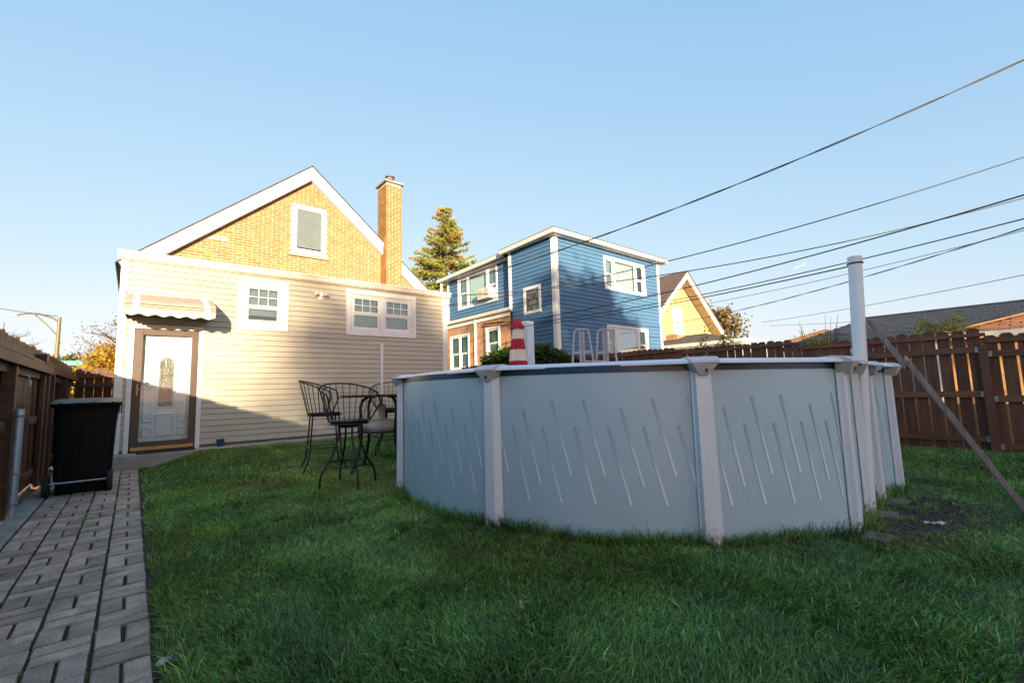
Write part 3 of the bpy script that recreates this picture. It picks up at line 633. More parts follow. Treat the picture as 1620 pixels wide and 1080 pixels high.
# padlock, solar light on the fence
b=MB(); b.box(LX+.135,LX+.16,6.78,6.83,1.27,1.33); b.tube([(LX+.147,6.79,1.33),(LX+.147,6.79,1.37),(LX+.147,6.82,1.37),(LX+.147,6.82,1.33)],.005,6); b.build('padlock',M['galv'],None,label='small grey padlock hanging on the fence gate post',cat='padlock')
sol=empty('solar_light',(0,0,0),'black wedge shaped light fixed to the fence top rail','light')
b=MB(); b.extr([(8.02,1.575),(8.15,1.64),(8.15,1.655),(8.05,1.70),(8.02,1.69)],'x',LX+.045,LX+.14); b.build('housing',M['black_p'],sol); MB().box(LX+.05,LX+.135,8.04,8.14,1.700,1.706).build('panel',M['lens'],sol)
pp=empty('steel_post',(0,0,0),'galvanised steel pipe post in front of the fence gate','post')
MB().lathe([(.036,0),(.036,1.03),(.034,1.04),(0,1.045)],(-.835,6.43,.0),18).build('pipe',M['galv'],pp,smooth=True)
for z in(.96,.42,.13): MB().lathe([(.0375,0),(.0415,.002),(.0415,.022),(.0375,.024)],(-.835,6.43,z),18).build('strap',M['rust'],pp,smooth=True)
# fence across the gap by the house
bf=empty('board_fence',(0,0,0),'short brown fence section closing the gap beside the tan house','fence')
for k in range(5): 
    h=1.72+(.05 if k%2==0 else 0); b=MB(); b.extr([(0,0),(.138,0),(.138,h-.03),(.108,h),(.03,h),(0,h-.03)],'y',0,.018); b.build('picket',M['fence'],bf,loc=(-.93+k*.145,13.02,.03))
for z0,z1 in((1.58,1.68),(1.38,1.46),(.85,.94)): MB().box(-.93,-.2,12.96,13.015,z0,z1).build('rail',M['railx'],bf,bevel=.004)
# stick leaning by the fence
MB().tube([(-.72,11.0,.0),(-.86,11.9,1.38)],.012).build('pole',M['lampg'],None,label='thin pale stick leaning on the fence behind the bin',cat='stick')
# ------------------------------------------------------------------ wheelie bin
bn=empty('wheelie_bin',(0,0,0),'large black wheeled rubbish bin on the brick path before the fence','bin')
bx0,bx1,by0,by1=-.70,-.135,7.47,8.13
b=MB()
def rectloop(x0,x1,y0,y1,z,r=.05):
    o=[]
    for cx,cy,a0 in((x1-r,y0+r,-PI/2),(x1-r,y1-r,0),(x0+r,y1-r,PI/2),(x0+r,y0+r,PI)):
        for k in range(4): a=a0+k*PI/6; o.append((cx+r*math.cos(a),cy+r*math.sin(a),z))
    return o
def loft(b,loops):
    n=len(loops[0]); vs=[p for l in loops for p in l]; fs=[]
    for i in range(len(loops)-1):
        for k in range(n): fs.append((i*n+k,i*n+(k+1)%n,(i+1)*n+(k+1)%n,(i+1)*n+k))
    fs.append(tuple(range(n))[::-1]); fs.append(tuple((len(loops)-1)*n+k for k in range(n))); b.add(vs,fs)
loft(b,[rectloop(bx0+.05,bx1-.05,by0+.05,by1-.05,.03),rectloop(bx0+.05,bx1-.045,by0+.03,by1-.05,.17),rectloop(bx0+.03,bx1-.035,by0-.0,by1-.03,.19),rectloop(bx0+.015,bx1-.015,by0+.0,by1,.75),rectloop(bx0,bx1,by0,by1+.03,.98),rectloop(bx0-.0,bx1+.01,by0-.0,by1+.04,1.04)])
b.build('body',M['binm'],bn,smooth=True)
b=MB(); xm=(bx0+bx1)/2
b.extr([(xm-.05,.32),(xm+.05,.32),(xm+.045,.78),(xm+.03,.81),(xm-.02,.81),(xm-.03,.78)],'y',by0-.01,by0+.03); b.build('moulded_rib',M['binm'],bn,bevel=.01)
for xx in(bx0+.12,bx0+.24,xm+.06,bx1-.1): MB().box(xx,xx+.008,by0-.008,by0+.02,.98,1.06).build('rim_rib',M['binm'],bn)
b=MB(); loft(b,[rectloop(bx0-.03,bx1+.035,by0-.03,by1+.06,1.035,.05),rectloop(bx0-.03,bx1+.035,by0-.03,by1+.06,1.058,.05)]); b.build('rim',M['binm'],bn,smooth=True)
b=MB()
def lidp(x,y):
    t=(y-by0+.05)/(by1-by0+.1); u=(x-bx0)/(bx1-bx0); return 1.074+.058*math.sin(min(1,max(0,t))*PI*.55)+.008*math.sin(min(1,max(0,u))*PI)
b.grid(lambda u,v:(bx0-.03+(bx1-bx0+.065)*u,by0-.045+(by1-by0+.12)*v,lidp(bx0-.03+(bx1-bx0+.065)*u,by0-.045+(by1-by0+.12)*v)),14,14)
n0=len(b.v); b.grid(lambda u,v:(bx0-.03+(bx1-bx0+.065)*u,by0-.045+(by1-by0+.12)*v,1.060),1,1)
for (f) in ((lambda u,v:(bx0-.03+(bx1-bx0+.065)*u,by0-.045,1.060+v*(lidp(bx0-.03+(bx1-bx0+.065)*u,by0-.045)-1.060))),(lambda u,v:(bx0-.03+(bx1-bx0+.065)*u,by1+.075,1.060+v*(lidp(bx0-.03+(bx1-bx0+.065)*u,by1+.075)-1.060))),(lambda u,v:(bx0-.03,by0-.045+(by1-by0+.12)*u,1.060+v*(lidp(bx0-.03,by0-.045+(by1-by0+.12)*u)-1.060))),(lambda u,v:(bx1+.035,by0-.045+(by1-by0+.12)*u,1.060+v*(lidp(bx1+.035,by0-.045+(by1-by0+.12)*u)-1.060)))): b.grid(f,14,1)
b.build('lid',M['binlid'],bn,smooth=True)
b=MB(); b.tube([(bx0+.03,by0-.075,1.065),(bx1-.0,by0-.075,1.065)],.014,10)
for xx in(bx0+.06,bx0+.2,xm+.06,bx1-.05): b.box(xx-.012,xx+.012,by0-.085,by0+.02,1.05,1.085)
b.build('handle',M['binm'],bn,smooth=True)
for xx in(bx0-.02,bx1-.04):
    b=MB(); b.tube([(xx-.025,by0+.02,.135),(xx+.03,by0+.02,.135)],.125,26); wh=b.build('wheel',M['rubber'],bn,bevel=.012)
    b=MB(); b.tube([(xx-.028,by0+.02,.135),(xx-.026,by0+.02,.135)],.07,20); b.build('hub',M['binm'],wh)
b=MB(); b.tube([(bx0,by0-.01,.165),(bx1,by0-.01,.165)],.012,8); b.build('axle',M['galv'],bn,smooth=True)
for xx in(bx1+.012,bx1+.03): MB().box(xx-.006,xx+.006,by0+.04,by0+.07,.94,1.06).build('lid_hinge',M['binm'],bn)
bn.rotation_euler=(0,0,0)
# plant pot and door mat
pt=empty('plant_pot',(1.245,9.72,.224),'small blue ribbed plant pot standing against the siding','pot')
b=MB(); n=32; prof=[(.045,0),(.055,.05),(.062,.11),(.066,.125),(.058,.125),(.052,.06)]
for r,z in prof:
    for k in range(n):
        a=2*PI*k/n; rr=r*(1+.04*math.cos(a*16)*(z<.12)); b.v.append((rr*math.cos(a),rr*math.sin(a),z))
for i in range(len(prof)-1):
    for k in range(n): b.f.append((i*n+k,i*n+(k+1)%n,(i+1)*n+(k+1)%n,(i+1)*n+k))
b.f.append(tuple(range(n))); b.build('pot_wall',M['potb'],pt,smooth=True); MB().lathe([(.05,.09),(0,.092)],(0,0,0),20).build('potting_soil',M['soil'],pt)
b=MB(); b.box(.08,.86,9.50,9.86,.2225,.236); b.build('door_mat',M['rubber'],None,bevel=.004,label='black rubber mat on the step below the door',cat='door mat')
# ------------------------------------------------------------------ pool
OUT=[(2.33,4.7),(2.18,4.06),(2.165,3.6),(2.2,3.2),(2.3,2.72),(2.46,2.35),(2.65,2.05),(2.85,1.82),(3.15,1.52),(3.45,1.28),(3.7,1.14),(4.0,1.035),(4.57,1.085),(4.85,1.145),(5.24,1.125),(5.85,1.085),(6.5,1.22),(7.1,1.62),(7.5,2.3),(7.75,3.1),(7.8,3.9),(7.65,4.8),(7.2,5.6),(6.5,6.2),(5.6,6.55),(4.7,6.6),(3.8,6.3),(3.0,5.65),(2.62,5.15)]
def crom(Pp,n=12):
    Pp=np.array(Pp,float);N=len(Pp);o=[]
    for i in range(N):
        a,b,c,d=Pp[i-1],Pp[i],Pp[(i+1)%N],Pp[(i+2)%N]
        for k in range(n):
            t=k/n;o.append(.5*((2*b)+(-a+c)*t+(2*a-5*b+4*c-d)*t*t+(-a+3*b-3*c+d)*t**3))
    return np.array(o)
Q=crom(OUT)
for _ in range(3): Q=(np.roll(Q,1,0)+2*Q+np.roll(Q,-1,0))/4
QL=np.r_[0,np.cumsum(np.linalg.norm(np.diff(np.r_[Q,Q[:1]],axis=0),axis=1))]; QT=QL[-1]
def at(s,off=0):
    s=s%QT; x=np.interp(s,QL,np.r_[Q[:,0],Q[0,0]]); y=np.interp(s,QL,np.r_[Q[:,1],Q[0,1]])
    e=.06; x2=np.interp((s+e)%QT,QL,np.r_[Q[:,0],Q[0,0]]); y2=np.interp((s+e)%QT,QL,np.r_[Q[:,1],Q[0,1]]); x1=np.interp((s-e)%QT,QL,np.r_[Q[:,0],Q[0,0]]); y1=np.interp((s-e)%QT,QL,np.r_[Q[:,1],Q[0,1]])
    t=np.array([x2-x1,y2-y1]); t/=np.linalg.norm(t); nrm=np.array([t[1],-t[0]])  # outward: outline runs counter-clockwise
    return x+nrm[0]*off, y+nrm[1]*off, t, nrm
RZ=lambda x:1.278-.0125*(x-2.2)
pool=empty('swimming_pool',(0,0,0),'oval above ground pool with grey striped wall and white posts on the lawn','pool')
# wall material: rolled steel with fine vertical ribs
pw=mat('pool_wall_grey',(.39,.565,.665),.40,col2=(.36,.53,.63),scale=1.4,var=.05,bump=0,fine=.02)
t=pw.node_tree;N=t.nodes;K=t.links; uv=N.new('ShaderNodeUVMap'); uv.uv_map='arc'; wv=N.new('ShaderNodeTexWave'); wv.inputs['Scale'].default_value=16; wv.bands_direction='X'; wv.wave_profile='SIN'; wv.inputs['Distortion'].default_value=0
K.new(uv.outputs[0],wv.inputs[0]); bp=N.new('ShaderNodeBump'); bp.inputs['Strength'].default_value=.12; bp.inputs['Distance'].default_value=.003; K.new(wv.outputs['Fac'],bp.inputs['Height']); K.new(bp.outputs[0],N['Principled BSDF'].inputs['Normal'])
M['poolw']=pw
NS=360; vs=[];fs=[];uvs=[]
for i in range(NS+1):
    s=QT*i/NS; x,y,tt,nn=at(s)
    for z in(-.03,.3,.6,.9,RZ(x)-.03): vs.append((x,y,z)); uvs.append((s,z))
for i in range(NS):
    for k in range(4): fs.append((i*5+k,(i+1)*5+k,(i+1)*5+k+1,i*5+k+1))
me=bpy.data.meshes.new('pool_wall'); me.from_pydata(vs,[],fs); u_=me.uv_layers.new(name='arc')
for l in me.loops: u_.data[l.index].uv=uvs[l.vertex_index]
for p in me.polygons:p.use_smooth=True
me.materials.append(pw); wo=bpy.data.objects.new('pool_wall',me); COL.objects.link(wo); wo.parent=pool
b=MB(); vs=[];
for i in range(NS+1):
    s=QT*i/NS; x,y,tt,nn=at(s,.005); vs+=[(x,y,RZ(x)-.075),(x,y,RZ(x)-.024)]
b.add(vs,[(2*i,2*i+2,2*i+3,2*i+1) for i in range(NS)]); b.build('liner_edge',M['liner'],pool,smooth=True)
b=MB(); vs=[]
for i in range(NS+1):
    s=QT*i/NS; x,y,tt,nn=at(s,-.02); vs+=[(x,y,.02),(x,y,RZ(x)-.02)]
b.add(vs,[(2*i,2*i+2,2*i+3,2*i+1) for i in range(NS)]); b.build('liner',M['liner'],pool,smooth=True)
b=MB(); b.add([(*at(QT*i/60,-.03)[:2],1.02) for i in range(60)],[tuple(range(60))]); b.build('water',mat('pool_water',(.02,.16,.22),.05,var=.1,bump=.3,bscale=3,spec=.8),pool)
b=MB(); vs=[]   # bottom track
for i in range(NS+1):
    s=QT*i/NS; x,y,tt,nn=at(s,.018); x2,y2,_,_=at(s,.002); vs+=[(x,y,-.02),(x,y,.032),(x2,y2,.038)]
b.add(vs,[(3*i+k,3*i+3+k,3*i+4+k,3*i+1+k) for i in range(NS) for k in(0,1)]); b.build('bottom_track',M['poolw2'] if 'poolw2' in M else M['galv'],pool,smooth=True)
# printed strokes on the wall
sm=bpy.data.materials.new('stripe_print'); sm.use_nodes=True; t=sm.node_tree;N=t.nodes;K=t.links; B=N['Principled BSDF']; B.inputs['Roughness'].default_value=.45
a=N.new('ShaderNodeUVMap'); a.uv_map='arc'; sp=N.new('ShaderNodeSeparateXYZ'); rp=N.new('ShaderNodeValToRGB'); K.new(a.outputs[0],sp.inputs[0]); K.new(sp.outputs[1],rp.inputs[0])
rp.color_ramp.elements[0].color=(.70,.80,.86,1); rp.color_ramp.elements[1].color=(.28,.41,.48,1); e=rp.color_ramp.elements.new(.62); e.color=(.375,.545,.645,1); e=rp.color_ramp.elements.new(.45); e.color=(.58,.71,.78,1)
K.new(rp.outputs[0],B.inputs['Base Color'])
low=[.09,.344,.631,.905,1.173,1.444,1.714,1.984,2.241,2.49,2.734,2.978,3.215,3.44,3.669,3.881,4.097,4.313,4.582]
hi=[(.19,1),(.457,0),(.727,1),(.99,1),(1.278,0),(1.527,1),(1.80,1),(2.081,0),(2.32,1),(2.563,1),(2.827,0),(3.048,1),(3.29,1),(3.533,0),(3.734,1),(3.948,1),(4.186,0),(4.396,1),(4.66,1)]
s_=4.582; k=0
while s_<QT-.25: 
    s_+=.26; low.append(s_); hi.append((s_+.07,[0,1,1][k%3])); k+=1
vs=[];fs=[];uvs=[]
for lst in([(s,.805,.27) for s in low]+[(s,1.0 if q else .93,.47 if q else .40) for s,q in hi]):
    s0,zt,zb=lst; dsl=.128 if s0<3.4 else .10; n0=len(vs); w=.0085
    P_=[]
    for a_ in np.linspace(0,PI,6): P_.append((s0+w*math.cos(a_),zt+w*math.sin(a_),1))
    for a_ in np.linspace(PI,2*PI,6): P_.append((s0+dsl+w*math.cos(a_),zb+w*math.sin(a_),0))
    # two-column ribbon
    rows=[]
    for j in range(13):
        tj=j/12; rows.append((s0+dsl*tj,zt+(zb-zt)*tj,w))
    rows=[(s0-.002,zt+w,w*.45)]+rows+[(s0+dsl+.002,zb-w,w*.45)]
    for ss,zz,ww in rows:
        for sg in(-1,1):
            x,y,_,_=at(ss+sg*ww,.0035); vs.append((x,y,zz)); uvs.append((0,(zz-zb)/(zt-zb)))
    for j in range(len(rows)-1): fs.append((n0+2*j,n0+2*j+1,n0+2*j+3,n0+2*j+2))
me=bpy.data.meshes.new('stripe_print'); me.from_pydata(vs,[],fs); u_=me.uv_layers.new(name='arc')
for l in me.loops: u_.data[l.index].uv=(uvs[l.vertex_index][0],min(1,max(0,uvs[l.vertex_index][1])))
me.materials.append(sm); o=bpy.data.objects.new('stripe_print',me); COL.objects.link(o); o.parent=pool
# uprights, caps, rails
ps=[-.03,1.80,3.385,4.53,5.14,5.72,6.28]
while ps[-1]<QT-1.7: ps.append(ps[-1]+1.32)
for n_,s in enumerate(ps):
    x,y,tt,nn=at(s); T=Vector((*tt,0));Nn=Vector((*nn,0)); O=Vector((x,y,0)); zt=RZ(x)-.02
    b=MB()
    def pr(w,d,f): return [(-w,.004),(-w,d*.30),(-w*.86,d*.32),(-w*.74,d*.97),(0,d),(w*.56,d*.97),(w*.92,d*.30),(w,d*.28),(w,.004)]
    k_=.80 if s>4 and s<7 else 1; p0=pr(.078*k_,.075*k_,.56); p1=pr(.070*k_,.068*k_,.56); q=len(p0)
    b.add([O+T*u+Nn*v+Vector((0,0,-.02)) for u,v in p0]+[O+T*u+Nn*v+Vector((0,0,zt)) for u,v in p1],[tuple(range(q))[::-1],tuple(range(q,2*q))]+[(i,(i+1)%q,q+(i+1)%q,q+i) for i in range(q)])
    up_=b.build('upright',M['pwhite'],pool,bevel=.004)
    # cap
    b=MB(); z=RZ(x); A=lambda u,v,w:O+T*u+Nn*v+Vector((0,0,w))
    sec=lambda u,s_:[A(u,-.10,z-.02),A(u,-.10,z+.012),A(u,.0,z+.022),A(u,.075,z+.016),A(u*s_,.128,z-.012),A(u*s_,.130,z-.030),A(u*s_,.118,z-.034)]
    b.add(sec(-.105,.92)+sec(.105,.92),[tuple(range(7)),tuple(range(13,6,-1))]+[(i,(i+1)%7,7+(i+1)%7,7+i) for i in range(7)]); cp=b.build('cap',M['pcap'],pool,bevel=.004)
    b=MB(); zz=z-.034
    b.add([A(-.088,.126,zz),A(.088,.126,zz),A(.026,.088,zz-.078),A(-.030,.088,zz-.078),A(-.105,.02,zz),A(.105,.02,zz),A(.04,.02,zz-.082),A(-.04,.02,zz-.082)],[(0,1,2,3),(4,0,3,7),(1,5,6,2),(3,2,6,7),(0,4,5,1)]); b.build('bracket',M['pcap'],cp,bevel=.003)
    if n_ in(2,1,3,5):
        b=MB(); b.obox(A(.01,.112,zz-.045),T,Nn,(0,0,1),.005,.004,.012); b.build('slot',M['dark'],cp)
    b=MB(); b.obox(A(0,.05,.004),T,Nn,(0,0,1),.085,.07,.006); b.build('foot_plate',M['galv'],pool)
for n_,s in enumerate(ps):
    s2=ps[(n_+1)%len(ps)]
    if n_==len(ps)-1: s2+=QT
    x,y,_,nn=at(s,.01); x2,y2,_,nn2=at(s2,.01); a=Vector((x,y,RZ(x)));c=Vector((x2,y2,RZ(x2))); d=(c-a).normalized(); side=Vector((d.y,-d.x,0)).normalized(); a=a+d*.05;c=c-d*.05
    b=MB(); sc_=lambda p:[p+side*-.09+Vector((0,0,-.02)),p+side*-.09+Vector((0,0,.0)),p+side*.0+Vector((0,0,.010)),p+side*.07+Vector((0,0,.004)),p+side*.105+Vector((0,0,-.016)),p+side*.106+Vector((0,0,-.030)),p+side*.097+Vector((0,0,-.031)),p+side*.06+Vector((0,0,-.020))]
    b.add(sc_(a)+sc_(c),[tuple(range(8)),tuple(range(15,7,-1))]+[(i,(i+1)%8,8+(i+1)%8,8+i) for i in range(8)]); b.build('top_rail',M['pwhite'],pool)
for s,o_ in((4.46,.15),(5.12,.14),(5.74,.13)):
    x,y,tt,nn=at(s+.03,o_); b=MB(); b.obox((x,y,-.004),(*tt,0),(*nn,0),(0,0,1),.10,.08,.022); b.build('concrete_block',mat('stained_block',(.20,.19,.175),.95,col2=(.09,.08,.065),scale=14,bump=.5,bscale=70,fine=.2),None,bevel=.006,label={4.46:'grey paver block under the nearest right hand pool post',5.12:'paver block under the second receding pool post',5.74:'paver block under the third receding pool post'}[s],cat='paving block',group='paver blocks under the pool posts')
# ------------------------------------------------------------------ white mast and lumber prop
mst=empty('white_mast',(0,0,0),'tall leaning white plastic pole rising beside the pool posts','pole')
ma=Vector((4.72,1.09,0)); mt=Vector((4.84,1.02,2.165))
MB().tube([ma+(mt-ma)*k/8 for k in range(9)],.052,14).build('tube',M['pwhite'],mst,smooth=True)
MB().tube([mt-(mt-ma).normalized()*.055,mt+(mt-ma).normalized()*.004],.0545,14).build('collar',M['pwhite'],mst,smooth=True)
pr_=empty('lumber_prop',(0,0,0),'weathered grey lumber leaning against the white pole as a prop','board')
la=Vector((4.87,.975,1.60)); lb=Vector((5.17,.21,-.03)); lm=la+(lb-la)*.235
MB().beam(la,lm+(lb-la)*.02,.088,.038,up=(0,-.3,1)).build('upper_board',M['gwood'],pr_,bevel=.004)
o_=Vector((-.002,-.036,0))
MB().beam(lm+o_,lb+o_,.088,.040,up=(0,-.3,1)).build('lower_board',M['gwood'],pr_,bevel=.004)
b=MB(); b.obox(lm+Vector((0,-.02,.0)),(lb-la),(1,0,0),(0,-.3,1),.022,.052,.045); b.build('strap',M['rust'],pr_,bevel=.006)
# second post behind pool, umbrella, ladder
vp=empty('white_post',(0,0,0),'short square white post between the umbrella and the blue house','post')
vx,vy=7.06,7.82
MB().box(vx-.11,vx+.11,vy-.1,vy+.1,0,2.63).build('post_shaft',M['pwhite'],vp,bevel=.01); MB().box(vx-.115,vx+.115,vy-.105,vy+.105,2.60,2.66).build('post_cap',M['pwhite'],vp,bevel=.01)
um=empty('parasol',(6.55,7.6,0),'closed red and white striped parasol standing behind the pool','parasol')
def R_(z):
    return np.interp(z,[1.2,1.7,2.0,2.3,2.5],[.215,.185,.155,.115,.075])
bands=[(1.15,1.71,'red'),(1.71,1.96,'uw'),(1.96,2.20,'red'),(2.20,2.48,'uw')]
def foldring(z,r,amp,n=64): return [(r*(1+amp*math.cos(8*a+.5*math.sin(z*9)))*math.cos(a)*.95,r*(1+amp*math.cos(8*a+.5*math.sin(z*9)))*math.sin(a)*.95,z) for a in [2*PI*k/n for k in range(n)]]
def panel(z0,z1,m,amp=.16):
    b=MB(); n=64; L_=7; 
    for i in range(L_+1): z=z0+(z1-z0)*i/L_; b.v+=foldring(z,R_(z),amp)
    for i in range(L_):
        for k in range(n): b.f.append((i*n+k,i*n+(k+1)%n,(i+1)*n+(k+1)%n,(i+1)*n+k))
    return b.build('canopy_band',M[m],um,smooth=True)
for z0,z1,m in bands: panel(z0,z1,m)
b=MB(); n=64
for z,r,am in((2.435,.150,.22),(2.455,.148,.22),(2.53,.118,.14),(2.61,.082,.08),(2.68,.035,.02)): b.v+=foldring(z,r,am)
for i in range(4):
    for k in range(n): b.f.append((i*n+k,i*n+(k+1)%n,(i+1)*n+(k+1)%n,(i+1)*n+k))
b.build('top_vent',M['red'],um,smooth=True)
MB().tube([(0,0,0),(0,0,2.70)],.02).build('pole',M['alum'],um); MB().lathe([(.02,0),(.028,.015),(.0,.04)],(0,0,2.69),12).build('finial',M['lampg'],um)
MB().lathe([(.25,0),(.25,.06),(.05,.1),(.04,.3)],(0,0,0),24).build('base',M['conc'],um,smooth=True)
ld=empty('pool_ladder',(0,0,0),'grey A-frame ladder whose two handrails rise over the far pool edge','ladder')
for (cx,cy) in((6.78,5.92),(7.30,5.75)):
    e=Vector((.62,-.78,0)).normalized(); c=Vector((cx,cy,0)); ztop=2.23 if cx<7 else 2.24
    b=MB(); r=.020
    pts=[c-e*.25+Vector((0,0,1.0)),c-e*.14+Vector((0,0,ztop-.06)),c-e*.115+Vector((0,0,ztop-.012)),c-e*.085+Vector((0,0,ztop)),c+e*.085+Vector((0,0,ztop)),c+e*.115+Vector((0,0,ztop-.012)),c+e*.14+Vector((0,0,ztop-.06)),c+e*.28+Vector((0,0,1.0)),]
    b.tube(pts,r,8); b.build('handrail',M['alum'],ld,smooth=True)
    for dx in(-.03,.03): MB().beam(c+e*dx+Vector((0,0,ztop-.03)),c+e*dx+Vector((0,0,.6)),.045,.03,up=(1,0,0)).build('upright',M['alum'],ld)
    MB().beam(c-e*.17+Vector((0,0,1.78)),c+e*.18+Vector((0,0,1.78)),.03,.04).build('crossbar',M['alum'],ld)
for k in range(6): MB().beam((6.80,5.9,.3+k*.26),(7.28,5.76,.3+k*.26),.09,.03).build('rung',M['alum'],ld)
# hose loop lying by the pool
b=MB(); pts=[Vector((8.0+.16*math.cos(a),1.50,.13+.17*math.sin(a))) for a in np.linspace(-PI*.45,PI*1.35,30)]; b.tube(pts,.032,10); b.build('hose',M['rubber'],None,smooth=True,label='black corrugated hose looping out from behind the pool',cat='hose')
# ------------------------------------------------------------------ bar table and stools
def seatback(par,z0,h,wb,wt,face):
    """basket back of rods; face = unit vector the sitter looks to"""
    f=Vector((*face,0)).normalized(); s=Vector((-f.y,f.x,0))
    def P_(a,t): # a: -1..1 around the back, t: 0 seat .. 1 top
        ang=a*PI*.56; r=wb+(wt-wb)*t; hh=z0+t*h*(.72+.28*math.cos(ang*.9))
        return s*(math.sin(ang)*r)-f*(math.cos(ang)*r*.95)+Vector((0,0,hh))
    b=MB(); b.tube([P_(a,1) for a in np.linspace(-1,1,26)],.010,7); b.build('back_rim',M['black'],par,smooth=True)
    for a in np.linspace(-.93,.93,15):
        b=MB(); b.tube([P_(a,0),P_(a,.5)+(P_(a,.5)-P_(a,0)).cross(Vector((0,0,1)))*0,P_(a,1)],.0045,5); b.build('spindle',M['black'],par)
    for sg in(-1,1):
        b=MB(); e0=P_(sg,1); b.tube([e0,e0+f*.04-Vector((0,0,.02)),e0+f*.07-Vector((0,0,.12)),P_(sg,0)+f*.02+Vector((0,0,.0))],.011,7); b.build('arm',M['black'],par,smooth=True)
def seat(par,z):
    b=MB(); b.lathe([(.19,-.035),(.215,-.02),(.222,0),(.215,.012),(.12,.018),(0,.016)],(0,0,z),28); b.build('seat',M['black'],par,smooth=True)
    b=MB(); b.ring((0,0,z-.03),.225,.010,32,6); b.build('seat_ring',M['black'],par,smooth=True)
def swivel(loc,rz,label):
    t=empty('bar_stool',loc,label,'bar stool','black iron bar stools round the high table')
    seat(t,.77); seatback(t,.76,.46,.235,.345,(0,1)); MB().lathe([(.12,0),(.13,.02),(.13,.045)],(0,0,.695),20).build('swivel_plate',M['black'],t)
    for k in range(4):
        a=PI/4+k*PI/2; c,s=math.cos(a),math.sin(a)
        b=MB(); b.tube([(c*r,s*r,z) for r,z in((.115,.72),(.12,.60),(.145,.50),(.20,.36),(.265,.24),(.305,.19),(.325,.12),(.335,.0))],.0125,7); b.build('leg',M['black'],t,smooth=True)
    b=MB(); b.ring((0,0,.265),.28,.009,44,7); b.build('foot_ring',M['black'],t,smooth=True); t.rotation_euler=(0,0,rz); return t
def straight(loc,rz,label):
    t=empty('bar_stool',loc,label,'bar stool','black iron bar stools round the high table')
    seat(t,.80); seatback(t,.79,.48,.235,.36,(0,1))
    for sx in(-1,1):
        for sy in(-1,1):
            b=MB(); b.tube([(sx*.16,sy*.17,.78),(sx*.175,sy*.19,.5),(sx*.185,sy*.20,.30),(sx*.195,sy*.23,.14),(sx*.20,sy*.29,.0)],.010,7); b.build('leg',M['black'],t,smooth=True)
    for z,sg in((.33,1),(.33,-1)): b=MB(); b.tube([(sg*.183,-.20,z),(sg*.183,.20,z)],.008,6); b.build('stretcher',M['black'],t)
    b=MB(); b.tube([(-.183,-.20,.33),(.183,-.20,.33)],.008,6); b.build('stretcher',M['black'],t); b=MB(); b.tube([(-.183,.20,.33),(.183,.20,.33)],.008,6); b.build('stretcher',M['black'],t)
    t.rotation_euler=(0,0,rz); return t
swivel((2.03,5.54,.0),math.radians(-47),'black iron bar stool with curved legs and round foot ring nearest the camera')
straight((2.13,6.78,.03),math.radians(-100),'black iron bar stool with straight splayed legs left of the table')
swivel((3.42,7.35,.06),math.radians(150),'black iron bar stool standing behind the high table, mostly hidden by the pool')
tb=empty('bar_table',(2.72,6.15,.0),'high round brown topped patio table with curved black iron legs','table')
b=MB(); b.lathe([(.50,-.03),(.555,-.018),(.56,.0),(.0,.002)],(0,0,1.075),44); b.build('tabletop',M['wood'],tb,smooth=True); MB().ring((0,0,1.055),.545,.012,48,6).build('rim',M['black'],tb,smooth=True)
for k in range(4):
    a=math.radians(10+90*k); c,s=math.cos(a),math.sin(a)
    b=MB(); b.tube([(c*r,s*r,z) for r,z in((.14,1.05),(.24,1.04),(.31,.99),(.34,.90),(.33,.75),(.315,.58),(.33,.42),(.38,.24),(.44,.10),(.475,.0))],.021,8); b.build('leg',M['black'],tb,smooth=True)
MB().box(-.26,.26,-.26,.26,.555,.575).build('shelf',M['black'],tb,bevel=.004)
MB().ring((0,0,.565),.32,.012,40,6).build('shelf_ring',M['black'],tb,smooth=True)
ub=empty('umbrella_stand',(2.72,6.15,.576),'white plastic weighted umbrella stand on the table shelf','umbrella stand')
b=MB(); loft(b,[rectloop(-.24,.24,-.24,.24,0,.05),rectloop(-.265,.265,-.265,.265,.04,.06),rectloop(-.265,.265,-.265,.265,.075,.06),rectloop(-.235,.235,-.235,.235,.13,.06),rectloop(-.10,.10,-.10,.10,.155,.06)]); b.build('tank',M['basew'],ub,smooth=True)
MB().lathe([(.05,0),(.045,.12),(.055,.13),(.055,.2),(.035,.21)],(0,0,.15),20).build('socket',M['basew'],ub,smooth=True)
MB().lathe([(.03,0),(.03,.012)],(0,0,0),16).build('filler_cap',M['potb'],ub).matrix_local=Matrix.Translation((.1,-.262,.055))@Matrix.Rotation(PI/2,4,'X')
hk=empty('hook_pole',(2.72,6.15,.0),'thin white pole with curled hook at its top rising through the table','pole')
MB().tube([(0,0,.8),(0,0,1.80)],.0165,10).build('shaft',M['white'],hk,smooth=True)
b=MB(); b.tube([(0,0,1.78),(-.03,.02,1.815),(-.07,.045,1.82),(-.10,.065,1.79),(-.105,.068,1.77)],.006,6); b.build('hook',M['white'],hk,smooth=True)
MB().tube([(0,0,1.68),(0,0,1.80)],.02,10).build('sleeve',M['white'],hk,smooth=True)
